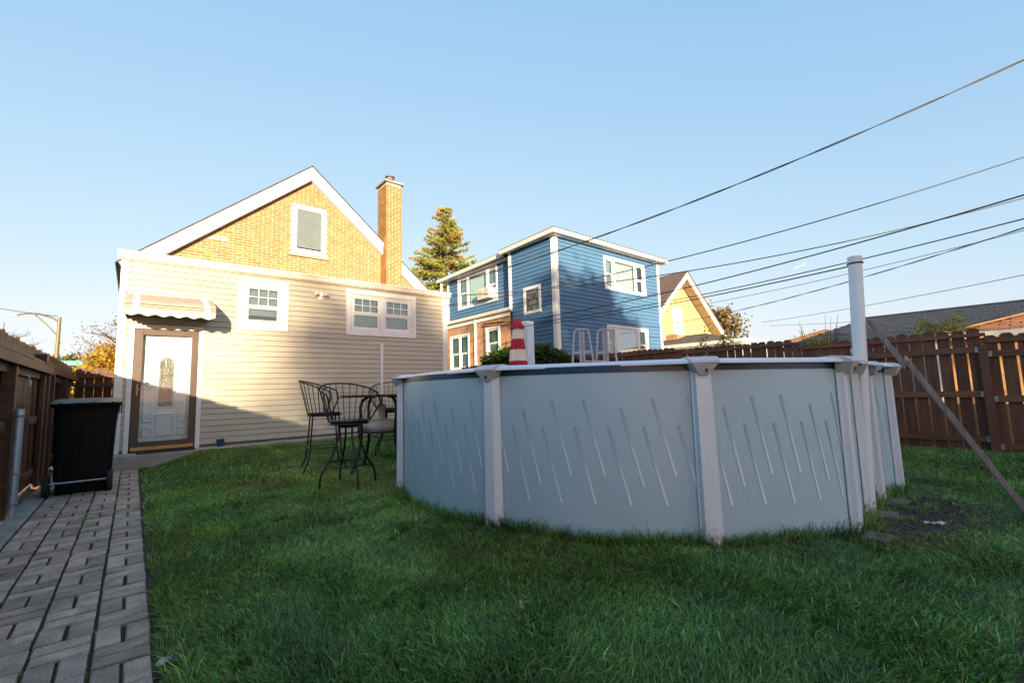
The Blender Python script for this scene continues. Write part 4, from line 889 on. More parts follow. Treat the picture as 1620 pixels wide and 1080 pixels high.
# ------------------------------------------------------------------ houses and roofs beyond
def shingles(par,m,O,U,Vd,nu,nv,su,sv,clip,name='shingle',t=.012):
    """joined overlapping tabs on the plane O + U*u + Vd*v (v up the slope)"""
    O=Vector(O);U=Vector(U).normalized();Vd=Vector(Vd).normalized();Nn=U.cross(Vd).normalized()
    if Nn.z<0: Nn=-Nn
    b=MB()
    for j in range(nv):
        for i in range(-1,nu):
            u=(i+(j%2)*.5+random.uniform(-.06,.06))*su; v=j*sv
            if not clip(u+su/2,v+sv/2): continue
            w=su*.96; tt=t*random.uniform(.7,1.5)
            P0=O+U*u+Vd*v
            b.obox(P0+U*w/2+Vd*sv*.52+Nn*(tt*.55),U,Vd+Nn*(-.04),Nn,w/2,sv*.56,tt/2)
    return b.build(name,m,par,kind='stuff')
# far gable house, yellow brick
gh=empty('gable_house',(0,0,0),'yellow brick gabled house right of the blue house with arched window','house')
gY=13; A_=(23.18,7.22); slp=.81
b=MB(); b.extr([(19.2,0),(27.2,0),(27.2,A_[1]-.3-4.02*slp),(A_[0],A_[1]-.3),(19.2,A_[1]-.3-3.98*slp)],'y',gY,gY+14)
ghm=mat('far_yellow_brick',(.62,.42,.19),.85,col2=(.50,.31,.13),scale=6,bump=.4,bscale=20,fine=.18); b.build('wall',ghm,gh)
for s in(-1,1):
    dv=Vector((s,0,-slp)).normalized(); up=Vector((s*slp,0,1)).normalized(); o=Vector((A_[0],0,A_[1])); L=5.35
    for nm,m_,y0,y1,tt in(('rake_board',M['white'],gY-.62,gY-.55,.26),('soffit',M['stucco'],gY-.549,gY-.002,.06)):
        b=MB(); oo=o-up*(.0 if nm=='rake_board' else .12); q=[oo,oo+dv*L,oo+dv*L-up*tt,oo-Vector((0,0,tt*math.sqrt(1+slp**2)))]
        b.add([(p.x,y,p.z) for y in(y0,y1) for p in q],[(0,1,2,3),(4,5,6,7),(0,1,5,4),(1,2,6,5),(2,3,7,6),(3,0,4,7)]); b.build(nm,m_,gh)
    b=MB(); q=[o+up*.01,o+dv*L+up*.01,o+dv*L+up*.06,o+Vector((0,0,.09))]
    b.add([(p.x,y,p.z) for y in(gY-.66,gY+14.5) for p in q],[(0,1,2,3),(4,5,6,7),(0,1,5,4),(1,2,6,5),(2,3,7,6),(3,0,4,7)]); b.build('roof',M['bshingle'],gh)
wx0,wx1,wz0,wz1=22.42,23.38,3.75,5.32
arc=[(wx0,wz0),(wx1,wz0),(wx1,wz1-.1)]+[((wx0+wx1)/2+.48*math.cos(a),wz1-.1+.13*math.sin(a)) for a in np.linspace(.2,PI-.2,7)]+[(wx0,wz1-.1)]
w_=MB().extr(arc,'y',gY-.05,gY-.002).build('window',M['white'],gh)
for z0,z1 in((wz0+.12,wz0+.75),(wz0+.83,wz1-.14)): MB().box(wx0+.14,wx1-.14,gY-.062,gY-.052,z0,z1).build('pane',M['glass'],w_); MB().box(wx0+.15,wx1-.15,gY-.0515,gY-.0505,z0,z1).build('blind',M['curtain'],w_)
MB().box(wx0-.1,wx1+.1,gY-.12,gY-.002,wz0-.16,wz0-.002).build('sill',M['white'],w_)
# low hip roofed garage in front of it
lg=empty('garage',(0,0,0),'low cream garage with brown hipped roof before the gabled house','garage')
MB().box(17.9,22.6,7.8,12.9,0,2.58).build('wall',M['stucco'],lg)
b=MB(); b.add([(17.5,7.4,2.73),(23,7.4,2.73),(23,12.9,2.73),(17.5,12.9,2.73),(20.2,10.15,3.40),(20.2,11.15,3.40)],[(0,1,4),(1,2,5,4),(2,3,5),(3,0,4,5)]); b.build('roof',M['bshingle'],lg)
b=MB(); b.box(17.4,17.5,7.3,12.9,2.60,2.75); b.box(17.501,20.0,7.3,7.4,2.60,2.75); b.build('gutter',M['cream'],lg,bevel=.02)
b=MB(); b.box(17.5,17.9,7.4,12.9,2.56,2.59); b.box(17.901,23,7.4,7.8,2.56,2.59); b.build('soffit',M['white'],lg)
MB().beam((17.52,12.95,2.80),(20.2,11.2,3.45),.2,.05).build('hip_cap',M['galv'],lg)
# brick chimney stub beside blue house
MB().box(19.3,19.95,11.0,11.6,0,3.42).build('brick_chimney',M['rbrick'],None,bevel=.02,label='stub of a red brick chimney at the right edge of the blue house',cat='chimney')
# brown flat roof sliver far right of centre
fg=empty('garage',(0,0,0),'distant low garage with orange brown roof behind the yellow shrub','garage')
MB().box(25.2,31,5.2,9.6,0,2.7).build('wall',M['stucco'],fg)
b=MB(); b.add([(25,5,2.78),(25,9.9,2.78),(31.2,9.9,2.78),(31.2,5,2.78),(28,7.4,3.75),(28,7.6,3.75)],[(0,1,5,4),(1,2,5),(2,3,4,5),(3,0,4)]); b.build('roof',M['oshingle'],fg); MB().box(24.9,25,5,9.9,2.66,2.79).build('gutter',M['cream'],fg)
# dark slate garage to the right
dg=empty('garage',(0,0,0),'garage with dark blue grey shingled roof above the right fence','garage')
Rz=3.02; rx,rys=18.0,(-6,3.72); ex=13.4; ez=1.95
MB().box(13.7,22.2,-6,4.3,0,1.93).build('wall',M['stucco'],dg)
b=MB(); hipy=4.95; b.add([(ex,-6.3,ez),(ex,hipy-.2,ez),(rx,rys[1],Rz),(rx,-6.3,Rz),(22.6,hipy-.2,ez),(22.6,-6.3,ez)],[(0,1,2,3),(3,2,4,5),(1,4,2)]); b.build('roof_deck',M['slate'],dg)
sd_=Vector((rx-ex,0,Rz-ez)); LL=sd_.length
shingles(dg,M['slate'],(ex,-3.0,ez+.004),(0,1,0),sd_,42,36,.19,.135,lambda u,v:v<LL-.05 and u-3.0< (hipy-.2)-(hipy-.2-rys[1])*v/LL-.05)
MB().beam((rx,-6.3,Rz+.02),(rx,rys[1],Rz+.02),.25,.03).build('ridge_cap',M['slate'],dg)
# orange shingled roof nearest on the right
og=empty('garage',(0,0,0),'small garage with sunlit rust orange shingles at the right edge','garage')
# roof plane facing the yard and sun; eave at x=12
MB().box(12.25,16.5,-6,1.25,0,1.78).build('wall',mat('orange_brick_wall',(.62,.36,.15),.85,col2=(.45,.24,.10),scale=9,bump=.4,bscale=40),og)
ez2=1.885; O2=(12.0,-5.8,ez2); sd2=Vector((2.6,0,.80)); L2=sd2.length
b=MB(); b.add([(12.0,-5.8,ez2),(12.0,1.36,ez2),(14.6,-1.3,ez2+.80),(14.6,-5.8,ez2+.80),(17.0,1.36,ez2),(17.0,-5.8,ez2)],[(0,1,2,3),(1,4,2),(3,2,4,5)]); b.build('roof_deck',M['oshingle'],og)
shingles(og,M['oshingle'],(12.0,-4.0,ez2+.004),(0,1,0),sd2,24,20,.26,.14,lambda u,v:v<L2-.05 and u-4.0<1.36-2.66*v/L2-.12)
b=MB(); b.box(11.93,12.0,-5.8,1.4,1.78,1.90); b.build('gutter',M['cream'],og,bevel=.015); MB().beam((11.97,1.40,ez2+.03),(14.6,-1.28,ez2+.84),.16,.03).build('hip_cap',M['oshingle'],og)
MB().box(12.06,12.2,1.27,1.50,0,1.78).build('downspout',M['white'],og,bevel=.01)  # added pale strip, no real downspout: shows sunlit through a fence gap
# alley neighbours' wall seen through the fence gaps
MB().box(11.0,11.12,-4,14,0,.62).build('garden_wall',mat('warm_render',(.55,.34,.16),.9,var=.1),None,label='low warm coloured wall glimpsed through gaps in the right fence',cat='wall')
# ------------------------------------------------------------------ unseen house behind the camera, shaped to shade the yard
def casthouse(name,x0,x1,y0,y1,h,ridge,label,axis='x',wallm='stucco'):
    t=empty(name,(0,0,0),label,'house')
    b=MB(); b.box(x0,x1,y0,y1,0,h); b.build('wall',M[wallm],t)
    b=MB()
    if axis=='x': b.extr([(y0-.3,h-.1),(y1+.3,h-.1),((y0+y1)/2,ridge)],'x',x0-.3,x1+.3)
    else: b.extr([(x0-.3,h-.1),(x1+.3,h-.1),((x0+x1)/2,ridge)],'y',y0-.3,y1+.3)
    b.build('roof',M['shingle'],t)
    for k in range(int((x1-x0)/2.2)):
        for zz in([1.2,4.2] if h>5.5 else [1.2]):
            xx=x0+.8+k*2.2; w=MB().box(xx,xx+.9,y1-.02,y1+.04,zz,zz+1.3).build('window',M['white'],t); MB().box(xx+.08,xx+.82,y1+.041,y1+.05,zz+.08,zz+1.22).build('pane',M['skyg'],w)
    return t
# gable slope whose shadow climbs the siding to the right
t=empty('neighbour_house',(0,0,0),'unseen two storey house behind the camera, shaped to shade the yard','house')
MB().box(-14.3,-3.4,-33.6,-30,0,6.3).build('wall',M['stucco'],t)
b=MB(); b.extr([(-14.6,6.25),(-3.1,6.25),(-3.3,8.7),(-11.2,8.7)],'y',-33.6,-30); b.build('roof',M['shingle'],t)
for k in range(4):
    for zz in(1.2,4.1): xx=-13+k*2.6; w=MB().box(xx,xx+1.1,-30,-29.95,zz,zz+1.5).build('window',M['white'],t); MB().box(xx+.1,xx+1.0,-29.949,-29.94,zz+.1,zz+1.4).build('pane',M['skyg'],w)
# ------------------------------------------------------------------ vegetation
def leaves(C,n,spread,size,rng,flat=.0,elong=1.0):
    """n quads around each centre; returns V,F"""
    C=np.repeat(np.asarray(C,float),n,axis=0); k=len(C)
    P_=C+rng.normal(size=(k,3))*np.asarray(spread)
    a=rng.normal(size=(k,3)); a/=np.linalg.norm(a,axis=1)[:,None]; b_=rng.normal(size=(k,3)); b_-=a*(a*b_).sum(1)[:,None]; b_/=np.linalg.norm(b_,axis=1)[:,None]
    s=size*(.6+.8*rng.random((k,1))); a=a*s*elong; b_=b_*s*.55
    V=np.stack([P_-a,P_+b_,P_+a,P_-b_],1).reshape(-1,3); F=np.arange(4*k).reshape(k,4); return V,F,k
def tinted(k,rng,cols,per=4):
    c=np.array(cols)[rng.integers(0,len(cols),k)]*(.75+.5*rng.random((k,1))); return np.repeat(c,per,axis=0)
def tree(name,label,base,h,r,nb,leafn,lsize,m,cols,seed,group=None,cat='tree',trunk_r=.2,crown0=.3,shape=1.0,spread=.35,sub=5):
    rng=np.random.default_rng(seed); rd=random.Random(seed); t=empty(name,base,label,cat,group)
    b=MB(); b.tube([(0,0,-.1),(.1*rd.uniform(-1,1),.1*rd.uniform(-1,1),h*.4),(.2*rd.uniform(-1,1),.2*rd.uniform(-1,1),h*.75),(0,0,h*.97)],[trunk_r,trunk_r*.7,trunk_r*.35,trunk_r*.08],8)
    C=[]
    for i in range(nb):
        z0=h*(crown0+(.93-crown0)*(i+rd.random()*.6)/nb); a=i*2.4+rd.uniform(-.4,.4); f=(z0/h-crown0)/(1-crown0); R=r*math.sqrt(max(.05,1-(abs(f-.35)/.68)**2))**shape*rd.uniform(.7,1.08)
        d=Vector((math.cos(a),math.sin(a),0)); p0=Vector((0,0,z0*.86)); p1=p0+d*R*.5+Vector((0,0,h*.05)); p2=p0+d*R+Vector((0,0,h*rd.uniform(.04,.12)))
        b.tube([p0,p1,p2],[trunk_r*.32,trunk_r*.2,trunk_r*.05],5,cap=False)
        for j in range(sub):
            q=p1+(p2-p1)*rd.uniform(-.6,1); e=q+Vector((rd.gauss(0,1),rd.gauss(0,1),rd.uniform(.1,1)))*R*.22; b.tube([q,(q+e)/2+Vector((0,0,.03)),e],[trunk_r*.10,trunk_r*.06,trunk_r*.02],4,cap=False); C+= [e,(q+e)/2]
            for _ in range(2): e2=e+Vector((rd.gauss(0,1),rd.gauss(0,1),rd.uniform(-.2,1)))*R*.12; b.tube([e,e2],[trunk_r*.04,trunk_r*.012],3,cap=False); C.append(e2)
        C.append(p2)
    b.build('trunk',M['bark'],t,smooth=True)
    if leafn:
        V,F,k=leaves([tuple(c) for c in C],leafn,spread,lsize,rng); npmesh('crown',V,F,m,tinted(k,rng,cols),t)
    return t
LG=leafmat('leaf_green',(.115,.17,.035)); LY=leafmat('leaf_yellow',(.60,.40,.05)); LB=leafmat('leaf_bronze',(.24,.17,.07)); SP=leafmat('spruce_needles',(.44,.43,.13),.3); VI=leafmat('vine_leaf',(.05,.11,.022)); SH=leafmat('shrub_leaf',(.36,.40,.07))
# spruce
rng=np.random.default_rng(5); rd=random.Random(5)
sp=empty('spruce_tree',(15.6,25.2,0),'tall spruce catching warm sun between the tan and blue houses','tree')
H_=13.55; b=MB(); b.tube([(0,0,0),(0,0,H_*.6),(0,0,H_-.15)],[.28,.14,.02],8); VV=[];FF=[];TT=[];nv=0
z=3.0; 
while z<H_-.15:
    f=(H_-z)/H_; R=min(3.2,.28+ (H_-z)*.50)*(.80+.32*rd.random()); nb_=int(5+f*8)
    for i in range(nb_):
        a=rd.uniform(0,2*PI); Rb=R*rd.choice([rd.uniform(.55,1.0),rd.uniform(.8,1.14)]); d=Vector((math.cos(a),math.sin(a),0)); p0=Vector((0,0,z)); 
        if rd.random()<.06: continue
        p1=p0+d*Rb*.5+Vector((0,0,-Rb*.16)); p2=p0+d*Rb+Vector((0,0,-Rb*.12+.08)); b.tube([p0,p1,p2],[.035,.022,.008],4,cap=False)
        n=max(5,int(Rb*15)); ts=np.linspace(.12,1,n); lat=np.array([-d.y,d.x,0])
        side=rng.uniform(-1,1,n)*np.minimum(.42,.12+Rb*.17)*(1.15-ts)
        P_=np.outer(1-ts,p0)*0+np.array([np.array(p0)+(np.array(p1)-np.array(p0))*min(1,t*2)+ (np.array(p2)-np.array(p1))*max(0,t*2-1) for t in ts])+side[:,None]*lat+rng.normal(size=(n,3))*.035
        # each tuft: needle sprays
        kk=17; C=np.repeat(P_,kk,axis=0)+rng.normal(size=(len(P_)*kk,3))*.03; N_=len(C); dirs=rng.normal(size=(N_,3))*.55+np.array(d)*.75+np.array([0,0,.10]); dirs/=np.linalg.norm(dirs,axis=1)[:,None]; ln_=(.10+.11*rng.random((N_,1)))
        w_=np.cross(dirs,rng.normal(size=(N_,3))); w_/=np.linalg.norm(w_,axis=1)[:,None]; w_*=.018+.012*rng.random((N_,1))
        A0=C-w_;B0=C+w_;T0=C+dirs*ln_; VV.append(np.stack([A0,B0,T0],1).reshape(-1,3)); FF.append(np.arange(3*N_).reshape(N_,3)+nv); nv+=3*N_
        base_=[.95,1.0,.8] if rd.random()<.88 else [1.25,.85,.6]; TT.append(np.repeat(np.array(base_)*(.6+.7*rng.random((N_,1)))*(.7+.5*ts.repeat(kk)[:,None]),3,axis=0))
    z+=.19+.13*f
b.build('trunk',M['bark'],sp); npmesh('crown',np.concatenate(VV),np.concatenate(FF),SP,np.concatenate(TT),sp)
tree('maple_tree','bronze leaved tree to the right of the yellow brick gable',(34.5,17.6,0),7.6,3.0,26,16,.14,LB,[(1,1,1),(1.3,.9,.7),(.8,1.2,.6)],21,spread=.28)
tree('yellow_tree','golden yellow tree beyond the fence left of the tan house',(-1.0,38,0),4.7,1.9,18,20,.10,LY,[(1,1,1),(1.1,.8,.8),(.8,.95,.8)],22,spread=.35,crown0=.15)
tree('bare_tree','thin nearly leafless tree rising above the yellow tree',(-.75,42,0),7.6,2.6,22,2,.07,LB,[(1.2,1,.8)],23,spread=.3,sub=7)
tree('bare_tree','pale bare treetop beyond the left fence beside the street lamp',(-8.4,55,0),8.0,3.2,20,0,.07,LB,[(1,1,1)],24,sub=8)
tree('bare_tree','small distant bare treetop above the far left fence',(-5.6,50,0),5.4,2.3,18,0,.07,LB,[(1,1,1)],25,sub=8)
for k,(x,y,h,r) in enumerate(((-6,75,6,4),(-2,90,7,5),(-12,80,7,5),(60,40,7,5),(75,20,7,5))): tree('street_tree',['green street tree far behind the yellow tree','second green street tree far down the street','street tree far left down the road','far off tree beyond the right houses','far off tree on the right skyline'][k],(x,y,0),h,r,16,14,.3,LG,[(1,1,1),(1.8,1.1,.5)],30+k,spread=.6)
# dappling trees behind the camera
for k,(x,y,h,r,s_) in enumerate(((-.9,-20,10.9,3.2,40),(-.6,-22.5,9.9,2.1,41))):
    tree('alley_tree',['leafy tree by the alley behind the camera','second leafy tree by the alley behind the camera','lower tree by the alley at the right behind the camera','large tree across the street behind the camera','far tree behind the camera'][k],(x,y,0),h,r,24,13,.17,LG,[(1,1,1),(1.3,1.1,.6)],s_,spread=.30,crown0=.22)
tree('shade_tree','added unseen tall tree far behind the camera, softly shading the facade',(-29.6,-70,0),17.2,2.7,26,7,.26,LG,[(1,1,1)],71,spread=.5,crown0=.58,shape=.8)  # added tree, out of view: sparse crown dims the facade's right half
# vine over the fence
rng=np.random.default_rng(9); C=[]
for _ in range(900):
    y=rng.uniform(8.5,12.3); top=np.interp(y,[8.4,8.9,9.5,10.3,11.2,12,13.2],[1.88,2.05,2.25,2.36,2.34,2.22,2.08]); z=top-abs(rng.normal())*.28; 
    if z>.9: C.append((9.25-abs(rng.normal())*.12+.1*rng.random(),y,z))
V,F,k=leaves(C,11,(.09,.09,.07),.055,rng); vn=empty('vine_hedge',(9.3,10.8,0),'dark green vine heaped over the fence behind the striped parasol','vine')
o=npmesh('foliage',V-np.array([9.3,10.8,0]),F,VI,tinted(k,rng,[(1,1,1),(1.25,1.2,.8),(.7,.8,.7),(1.9,1.5,.6)]),vn)
b=MB(); 
for i in range(14): y=rng.uniform(8.8,13); b.tube([(0,y-10.8,0),(.04,y-10.8+.1,1),(.0,y-10.8-.1,1.9)],.012,5)
b.build('stem',M['bark'],vn)
def shrub(name,label,base,rx,ry,h,n,per,ls,m,cols,seed,cat='shrub',twigs=10,group=None):
    rng=np.random.default_rng(seed); t=empty(name,base,label,cat,group); P_=rng.normal(size=(n,3)); P_/=np.linalg.norm(P_,axis=1)[:,None]; P_*=rng.random((n,1))**.4; P_=P_*np.array([rx,ry,h/2])+np.array([0,0,h/2])
    V,F,k=leaves(P_,per,ls*1.6,ls,rng); npmesh('foliage',V,F,m,tinted(k,rng,cols),t); b=MB()
    for i in range(twigs):
        a=rng.uniform(0,2*PI); b.tube([(0,0,0),(rx*.4*math.cos(a),ry*.4*math.sin(a),h*.6),(rx*.8*math.cos(a),ry*.8*math.sin(a),h*rng.uniform(.9,1.25))],[.012,.009,.003],4)
    b.build('stem',M['bark'],t); return t
shrub('yellow_shrub','bushy yellow green shrub showing over the right fence left of the dark roof',(12.4,3.45,0),.5,.50,2.16,260,14,.045,SH,[(1,1,1),(1.3,1.0,.5),(.7,.9,.6)],51,twigs=16)
def tendril(label,base,pts,seed,n=5,ls=.03,m=SH):
    rng=np.random.default_rng(seed); t=empty('climbing_plant',base,label,'climbing plant','climbing plants topping the right fence'); b=MB(); C=[]
    for P_ in pts:
        b.tube([Vector(p) for p in P_],.006,4)
        for p,q in zip(P_[:-1],P_[1:]):
            for s in np.linspace(0,1,6): C.append(np.array(p)*(1-s)+np.array(q)*s)
    b.build('stem',mat('twig',(.36,.24,.16),.8),t); V,F,k=leaves(C,n,.045,ls,rng); npmesh('foliage',V,F,m,tinted(k,rng,[(1,1,1),(1.3,1.1,.5)]),t)
tendril('sprig of green leaves climbing over the fence before the low garage',(9.55,4.75,1.7),[[(0,0,0),(0,.04,.3),(0,.0,.62)],[(0,-.05,0),(0,-.2,.2),(0,-.36,.38)],[(0,.1,0),(0,.25,.15)],[(0,0,.1),(0,.2,.30)]],61,n=6)
tendril('leafy sprig on the fence top beside the far garage gutter',(9.55,4.35,1.75),[[(0,0,0),(0,.05,.2),(0,.02,.36)],[(0,0,.1),(0,-.12,.22)]],62,n=5)
tendril('twiggy yellow green plant poking over the right fence',(9.56,1.1,1.72),[[(0,-.25,0),(0,-.1,.1),(0,.0,.16),(0,.22,.10)],[(0,-.15,.08),(0,-.22,.2),(0,-.3,.27)],[(0,0,.1),(0,.1,.2),(0,.16,.24)],[(0,-.2,.05),(0,-.36,.13)],[(0,.2,0),(0,.3,.12)]],63,n=6)
# ------------------------------------------------------------------ street lamp, street sign, aeroplane
sl_=empty('street_lamp',(-3.05,31.9,0),'tall street lamp with long curved arm beyond the left fence','street lamp')
MB().tube([(0,0,0),(.02,0,3.0),(0.03,0,5.35)],[.10,.085,.065],10).build('pole',M['pole_green'],sl_,smooth=True)
MB().tube([(.03,0,5.1),(-.25,.1,5.32),(-.75,.3,5.50),(-1.2,.45,5.50),(-1.55,.6,5.42)],.045,8).build('arm',M['lampg'],sl_,smooth=True)
MB().tube([(.02,0,4.35),(-.42,.16,4.95),(-.93,.34,5.50)],.035,6).build('brace',M['lampg'],sl_,smooth=True)
b=MB(); b.extr([(-.30,0),(.12,.0),(.14,.05),(.0,.09),(-.25,.06)],'y',-.09,.09); b.build('lamp_head',M['cream'],sl_,bevel=.02,loc=(-1.62,.62,5.36))
sg=empty('street_sign',(-2.35,30.6,0),'green street name sign seen above the left fence','sign')
MB().tube([(-.35,.02,0),(-.35,.02,3.05)],.03,8).build('post',M['lampg'],sg)
MB().box(-.42,.37,-.01,.01,2.84,3.08).build('plate',M['sign'],sg,bevel=.01); 
def text(s_,size,loc,m,par,rot=(PI/2,0,0)):
    c=bpy.data.curves.new('letters','FONT'); c.body=s_; c.size=size; c.extrude=.003; o=bpy.data.objects.new('lt',c); COL.objects.link(o)
    dg_=bpy.context.evaluated_depsgraph_get(); me=bpy.data.meshes.new_from_object(o.evaluated_get(dg_)); bpy.data.objects.remove(o); me.materials.clear(); me.materials.append(m)
    r=bpy.data.objects.new('lettering',me); COL.objects.link(r); r.parent=par; r.location=loc; r.rotation_euler=rot; return r
text('eland',.20,(-.31,-.016,2.895),M['white'],sg); text('Av',.11,(.24,-.016,2.93),M['white'],sg)
pl=empty('airliner',(1009.7,302.6,227.2),'tiny white airliner with red tail in the sky','aeroplane')
dv=Vector((14,-13,6.5)).normalized(); up=Vector((0,0,1)); sd_=dv.cross(up).normalized(); up=sd_.cross(dv)
def pt_(a,s,u): return dv*a+sd_*s+up*u
L_=11.5; rr=.85
MB().tube([pt_(-L_,0,-.2),pt_(-L_*.93,0,0),pt_(-L_*.8,0,0),pt_(L_*.5,0,0),pt_(L_*.95,0,.6)],[.2,.8,rr,rr,.25],12).build('fuselage',M['cream'],pl,smooth=True)
b=MB(); b.add([pt_(-2,0,-.4),pt_(1.6,0,-.4),pt_(5,12,.4),pt_(3.8,12,.4),pt_(5,-12,.4),pt_(3.8,-12,.4),pt_(-2,0,-.1),pt_(1.6,0,-.1)],[(0,1,2,3),(0,1,4,5),(6,7,2,3),(6,7,4,5)]); b.build('wing',M['galv'],pl)
b=MB(); b.add([pt_(L_*.72,-.12,.8),pt_(L_*.97,-.12,.8),pt_(L_*1.12,-.12,4.2),pt_(L_*.99,-.12,4.2),pt_(L_*.72,.12,.8),pt_(L_*.97,.12,.8),pt_(L_*1.12,.12,4.2),pt_(L_*.99,.12,4.2)],[(0,1,2,3),(4,5,6,7),(0,1,5,4),(1,2,6,5),(2,3,7,6),(3,0,4,7)]); b.build('tail_fin',mat('tail_red',(.6,.2,.16),.5),pl)
b=MB(); b.add([pt_(L_*.75,0,.6),pt_(L_*.9,0,.6),pt_(L_*1.05,4,.7),pt_(L_*.97,4,.7),pt_(L_*1.05,-4,.7),pt_(L_*.97,-4,.7)],[(0,1,2,3),(0,1,4,5)]); b.build('tailplane',M['white'],pl)
for s in(-1,1): MB().tube([pt_(-1.6,s*3.6,-1.1),pt_(.6,s*3.6,-1.0)],.55,10).build('engine',M['galv'],pl)
# ------------------------------------------------------------------ overhead wires: each hangs in its own vertical plane
CAM=Vector((0,0,1.1)); FW=713.
def ray(px,py): return camo.matrix_world.to_3x3()@Vector((px-810,-(py-540),-FW))
def cable(label,a,bq,pts,r,twist=0,name='overhead_wire',group='overhead wires crossing the sky on the right',ext=None):
    """a,bq: plan points of the span; heights measured along the span"""
    a=Vector(a);bq=Vector(bq); d=(bq-a); n=Vector((-d.y,d.x)); P_=[]
    for px,py in pts:
        w=ray(px,py); t=(n.x*a.x+n.y*a.y)/(n.x*w.x+n.y*w.y); P_.append(CAM+w*t)
    # parametrise along the span and fit a parabola (sag)
    S=[(Vector((p.x,p.y))-a).dot(d)/d.length_squared for p in P_]; Z=[p.z for p in P_]; c=np.polyfit(S,Z,2 if len(pts)>2 else 1)
    if len(c)==3 and c[0]<0: c=np.polyfit(S,Z,1)
    s0,s1=ext if ext else (min(S),max(S)); N_=60 if not twist else 260; Q_=[]
    for s in np.linspace(s0,s1,N_): Q_.append(Vector((a.x+d.x*s,a.y+d.y*s,float(np.polyval(c,s)))))
    b=MB()
    if twist:
        L=sum((q-p).length for p,q in zip(Q_[:-1],Q_[1:])); u=Vector((-d.y,d.x,0)).normalized()
        for ph in(0,PI): 
            acc=0; R_=[]
            for i,q in enumerate(Q_):
                if i: acc+=(q-Q_[i-1]).length
                th=acc/twist*2*PI+ph; R_.append(q+(u*math.cos(th)+Vector((0,0,1))*math.sin(th))*r*1.15)
            b.tube(R_,r,5)
    else: b.tube(Q_,r,6)
    return b.build(name,M['wire'],None,smooth=True,label=label,cat='wire',group=group)
cable('thick twisted wire, highest of all, running to the blue house left end',(6.25,10.3),(11.6,-1.0),[(709,452),(805.5,423),(875,401),(916,383),(979,359),(1039,340),(1265,255),(1400,200),(1500,148),(1620,90)],.0095,2.4,ext=(0,1.05))
cable('second highest wire, thin and plain, sloping up to the right',(6.3,10.5),(13.5,-1.2),[(710,481),(769,475),(801,469),(832,463.3),(877,453.5),(957,438),(1050,413.3),(1143,390),(1400,317.6),(1620,250)],.011,ext=(0,1.05))
cable('upper wire of the close pair that crosses near the right edge',(6.3,10.45),(15.5,-1.6),[(711,466),(764,466),(807,464.6),(857,458.4),(885,453),(954,448),(1040.5,438),(1088.7,428.4),(1240,401),(1400,367),(1488.6,346.6),(1620,315)],.011,ext=(0.0,1.05))
cable('lower wire of the close pair that crosses near the right edge',(10.5,14.4),(10.1,-1.6),[(790,511),(880,497.4),(963.5,484.6),(1040.5,466),(1159,434),(1240,417),(1400,373),(1488.6,346.6),(1620,309)],.012,ext=(0.0,1.05))
cable('plain wire passing just behind the top of the tall white pole',(10.54,14.35),(10.4,-1.4),[(790,514),(880,505.5),(1040.5,479.8),(1111,465),(1240,438.8),(1339.7,415.8),(1362,410.7),(1620,345.7)],.010,ext=(0.0,1.05))
cable('black clothes line strung between the two white posts over the pool',(6.84,7.77),(4.837,1.022),[(844,514),(886,510),(1040.5,484.6),(1111,470),(1240,444.7),(1341,422)],.006,name='clothes_line',group=None,ext=(0,1))
MB().ring((4.837,1.022,2.11),.056,.006,28,6).build('line_loop',M['wire'],mst)
cable('thin pale wire below the tall pole top, second from lowest sloping pair',(17.5,13),(16,-1.5),[(1043.7,494),(1111,481),(1240,456),(1341,433.7),(1542.6,385),(1620,363.8)],.008,ext=(0.0,1.05))
cable('twisted wire crossing the yellow gable and meeting a thin wire at right',(22,12.6),(15.4,-1.5),[(1047,514.4),(1146.5,495),(1240,473.5),(1341,446.6),(1363,439.5),(1542.6,384.9),(1620,360)],.009,2.2,ext=(0.0,1.04))
cable('low thin wire ending beyond the far gable roof',(33,12.5),(22,-2),[(1165.7,514.4),(1277.5,499),(1620,434.8)],.012,ext=(0,1.05))
cable('lowest faint wire, almost level, above the right fence',(34,12.4),(26,2.0),[(1164,517),(1320,510.7),(1400,506)],.010,ext=(0,1.1))
cable('wire running from the left edge to the street lamp',(-3.1,31.9),(-14,30),[(92,500),(40,494),(0,488)],.014,group=None,ext=(0,1))
# ------------------------------------------------------------------ small litter
def scrap(label,x,y,L,wd,m,seed,cat='litter',name='litter',rz=0):
    rd=random.Random(seed); b=MB(); n=8
    b.grid(lambda u,v:(L*(u-.5)+.01*rd.uniform(-1,1),wd*(v-.5)*(1-.5*abs(u-.5))+.008*rd.uniform(-1,1),.012+.022*rd.random()),n,5)
    o=b.build(name,m,None,label=label,cat=cat,loc=(x,y,float(gz(x,y))+.02)); o.rotation_euler=(0,0,rz)
scrap('crumpled white wrapper lying in the soil beside the brick path',.150,2.46,.06,.028,M['paper'],1,rz=.6)
scrap('pale torn plastic scrap on the bare ground right of the pool',4.56,.66,.13,.035,M['paper'],2,rz=-1.0)
scrap('dry tan leaf lying on the lawn in front of the pool',1.50,1.77,.09,.02,M['leaf1'],3,cat='leaf',name='fallen_leaf',rz=1.1)
scrap('small yellow fallen leaf on the grass below the bar stools',2.62,6.9,.06,.04,M['leaf1'],4,cat='leaf',name='fallen_leaf',rz=.3)
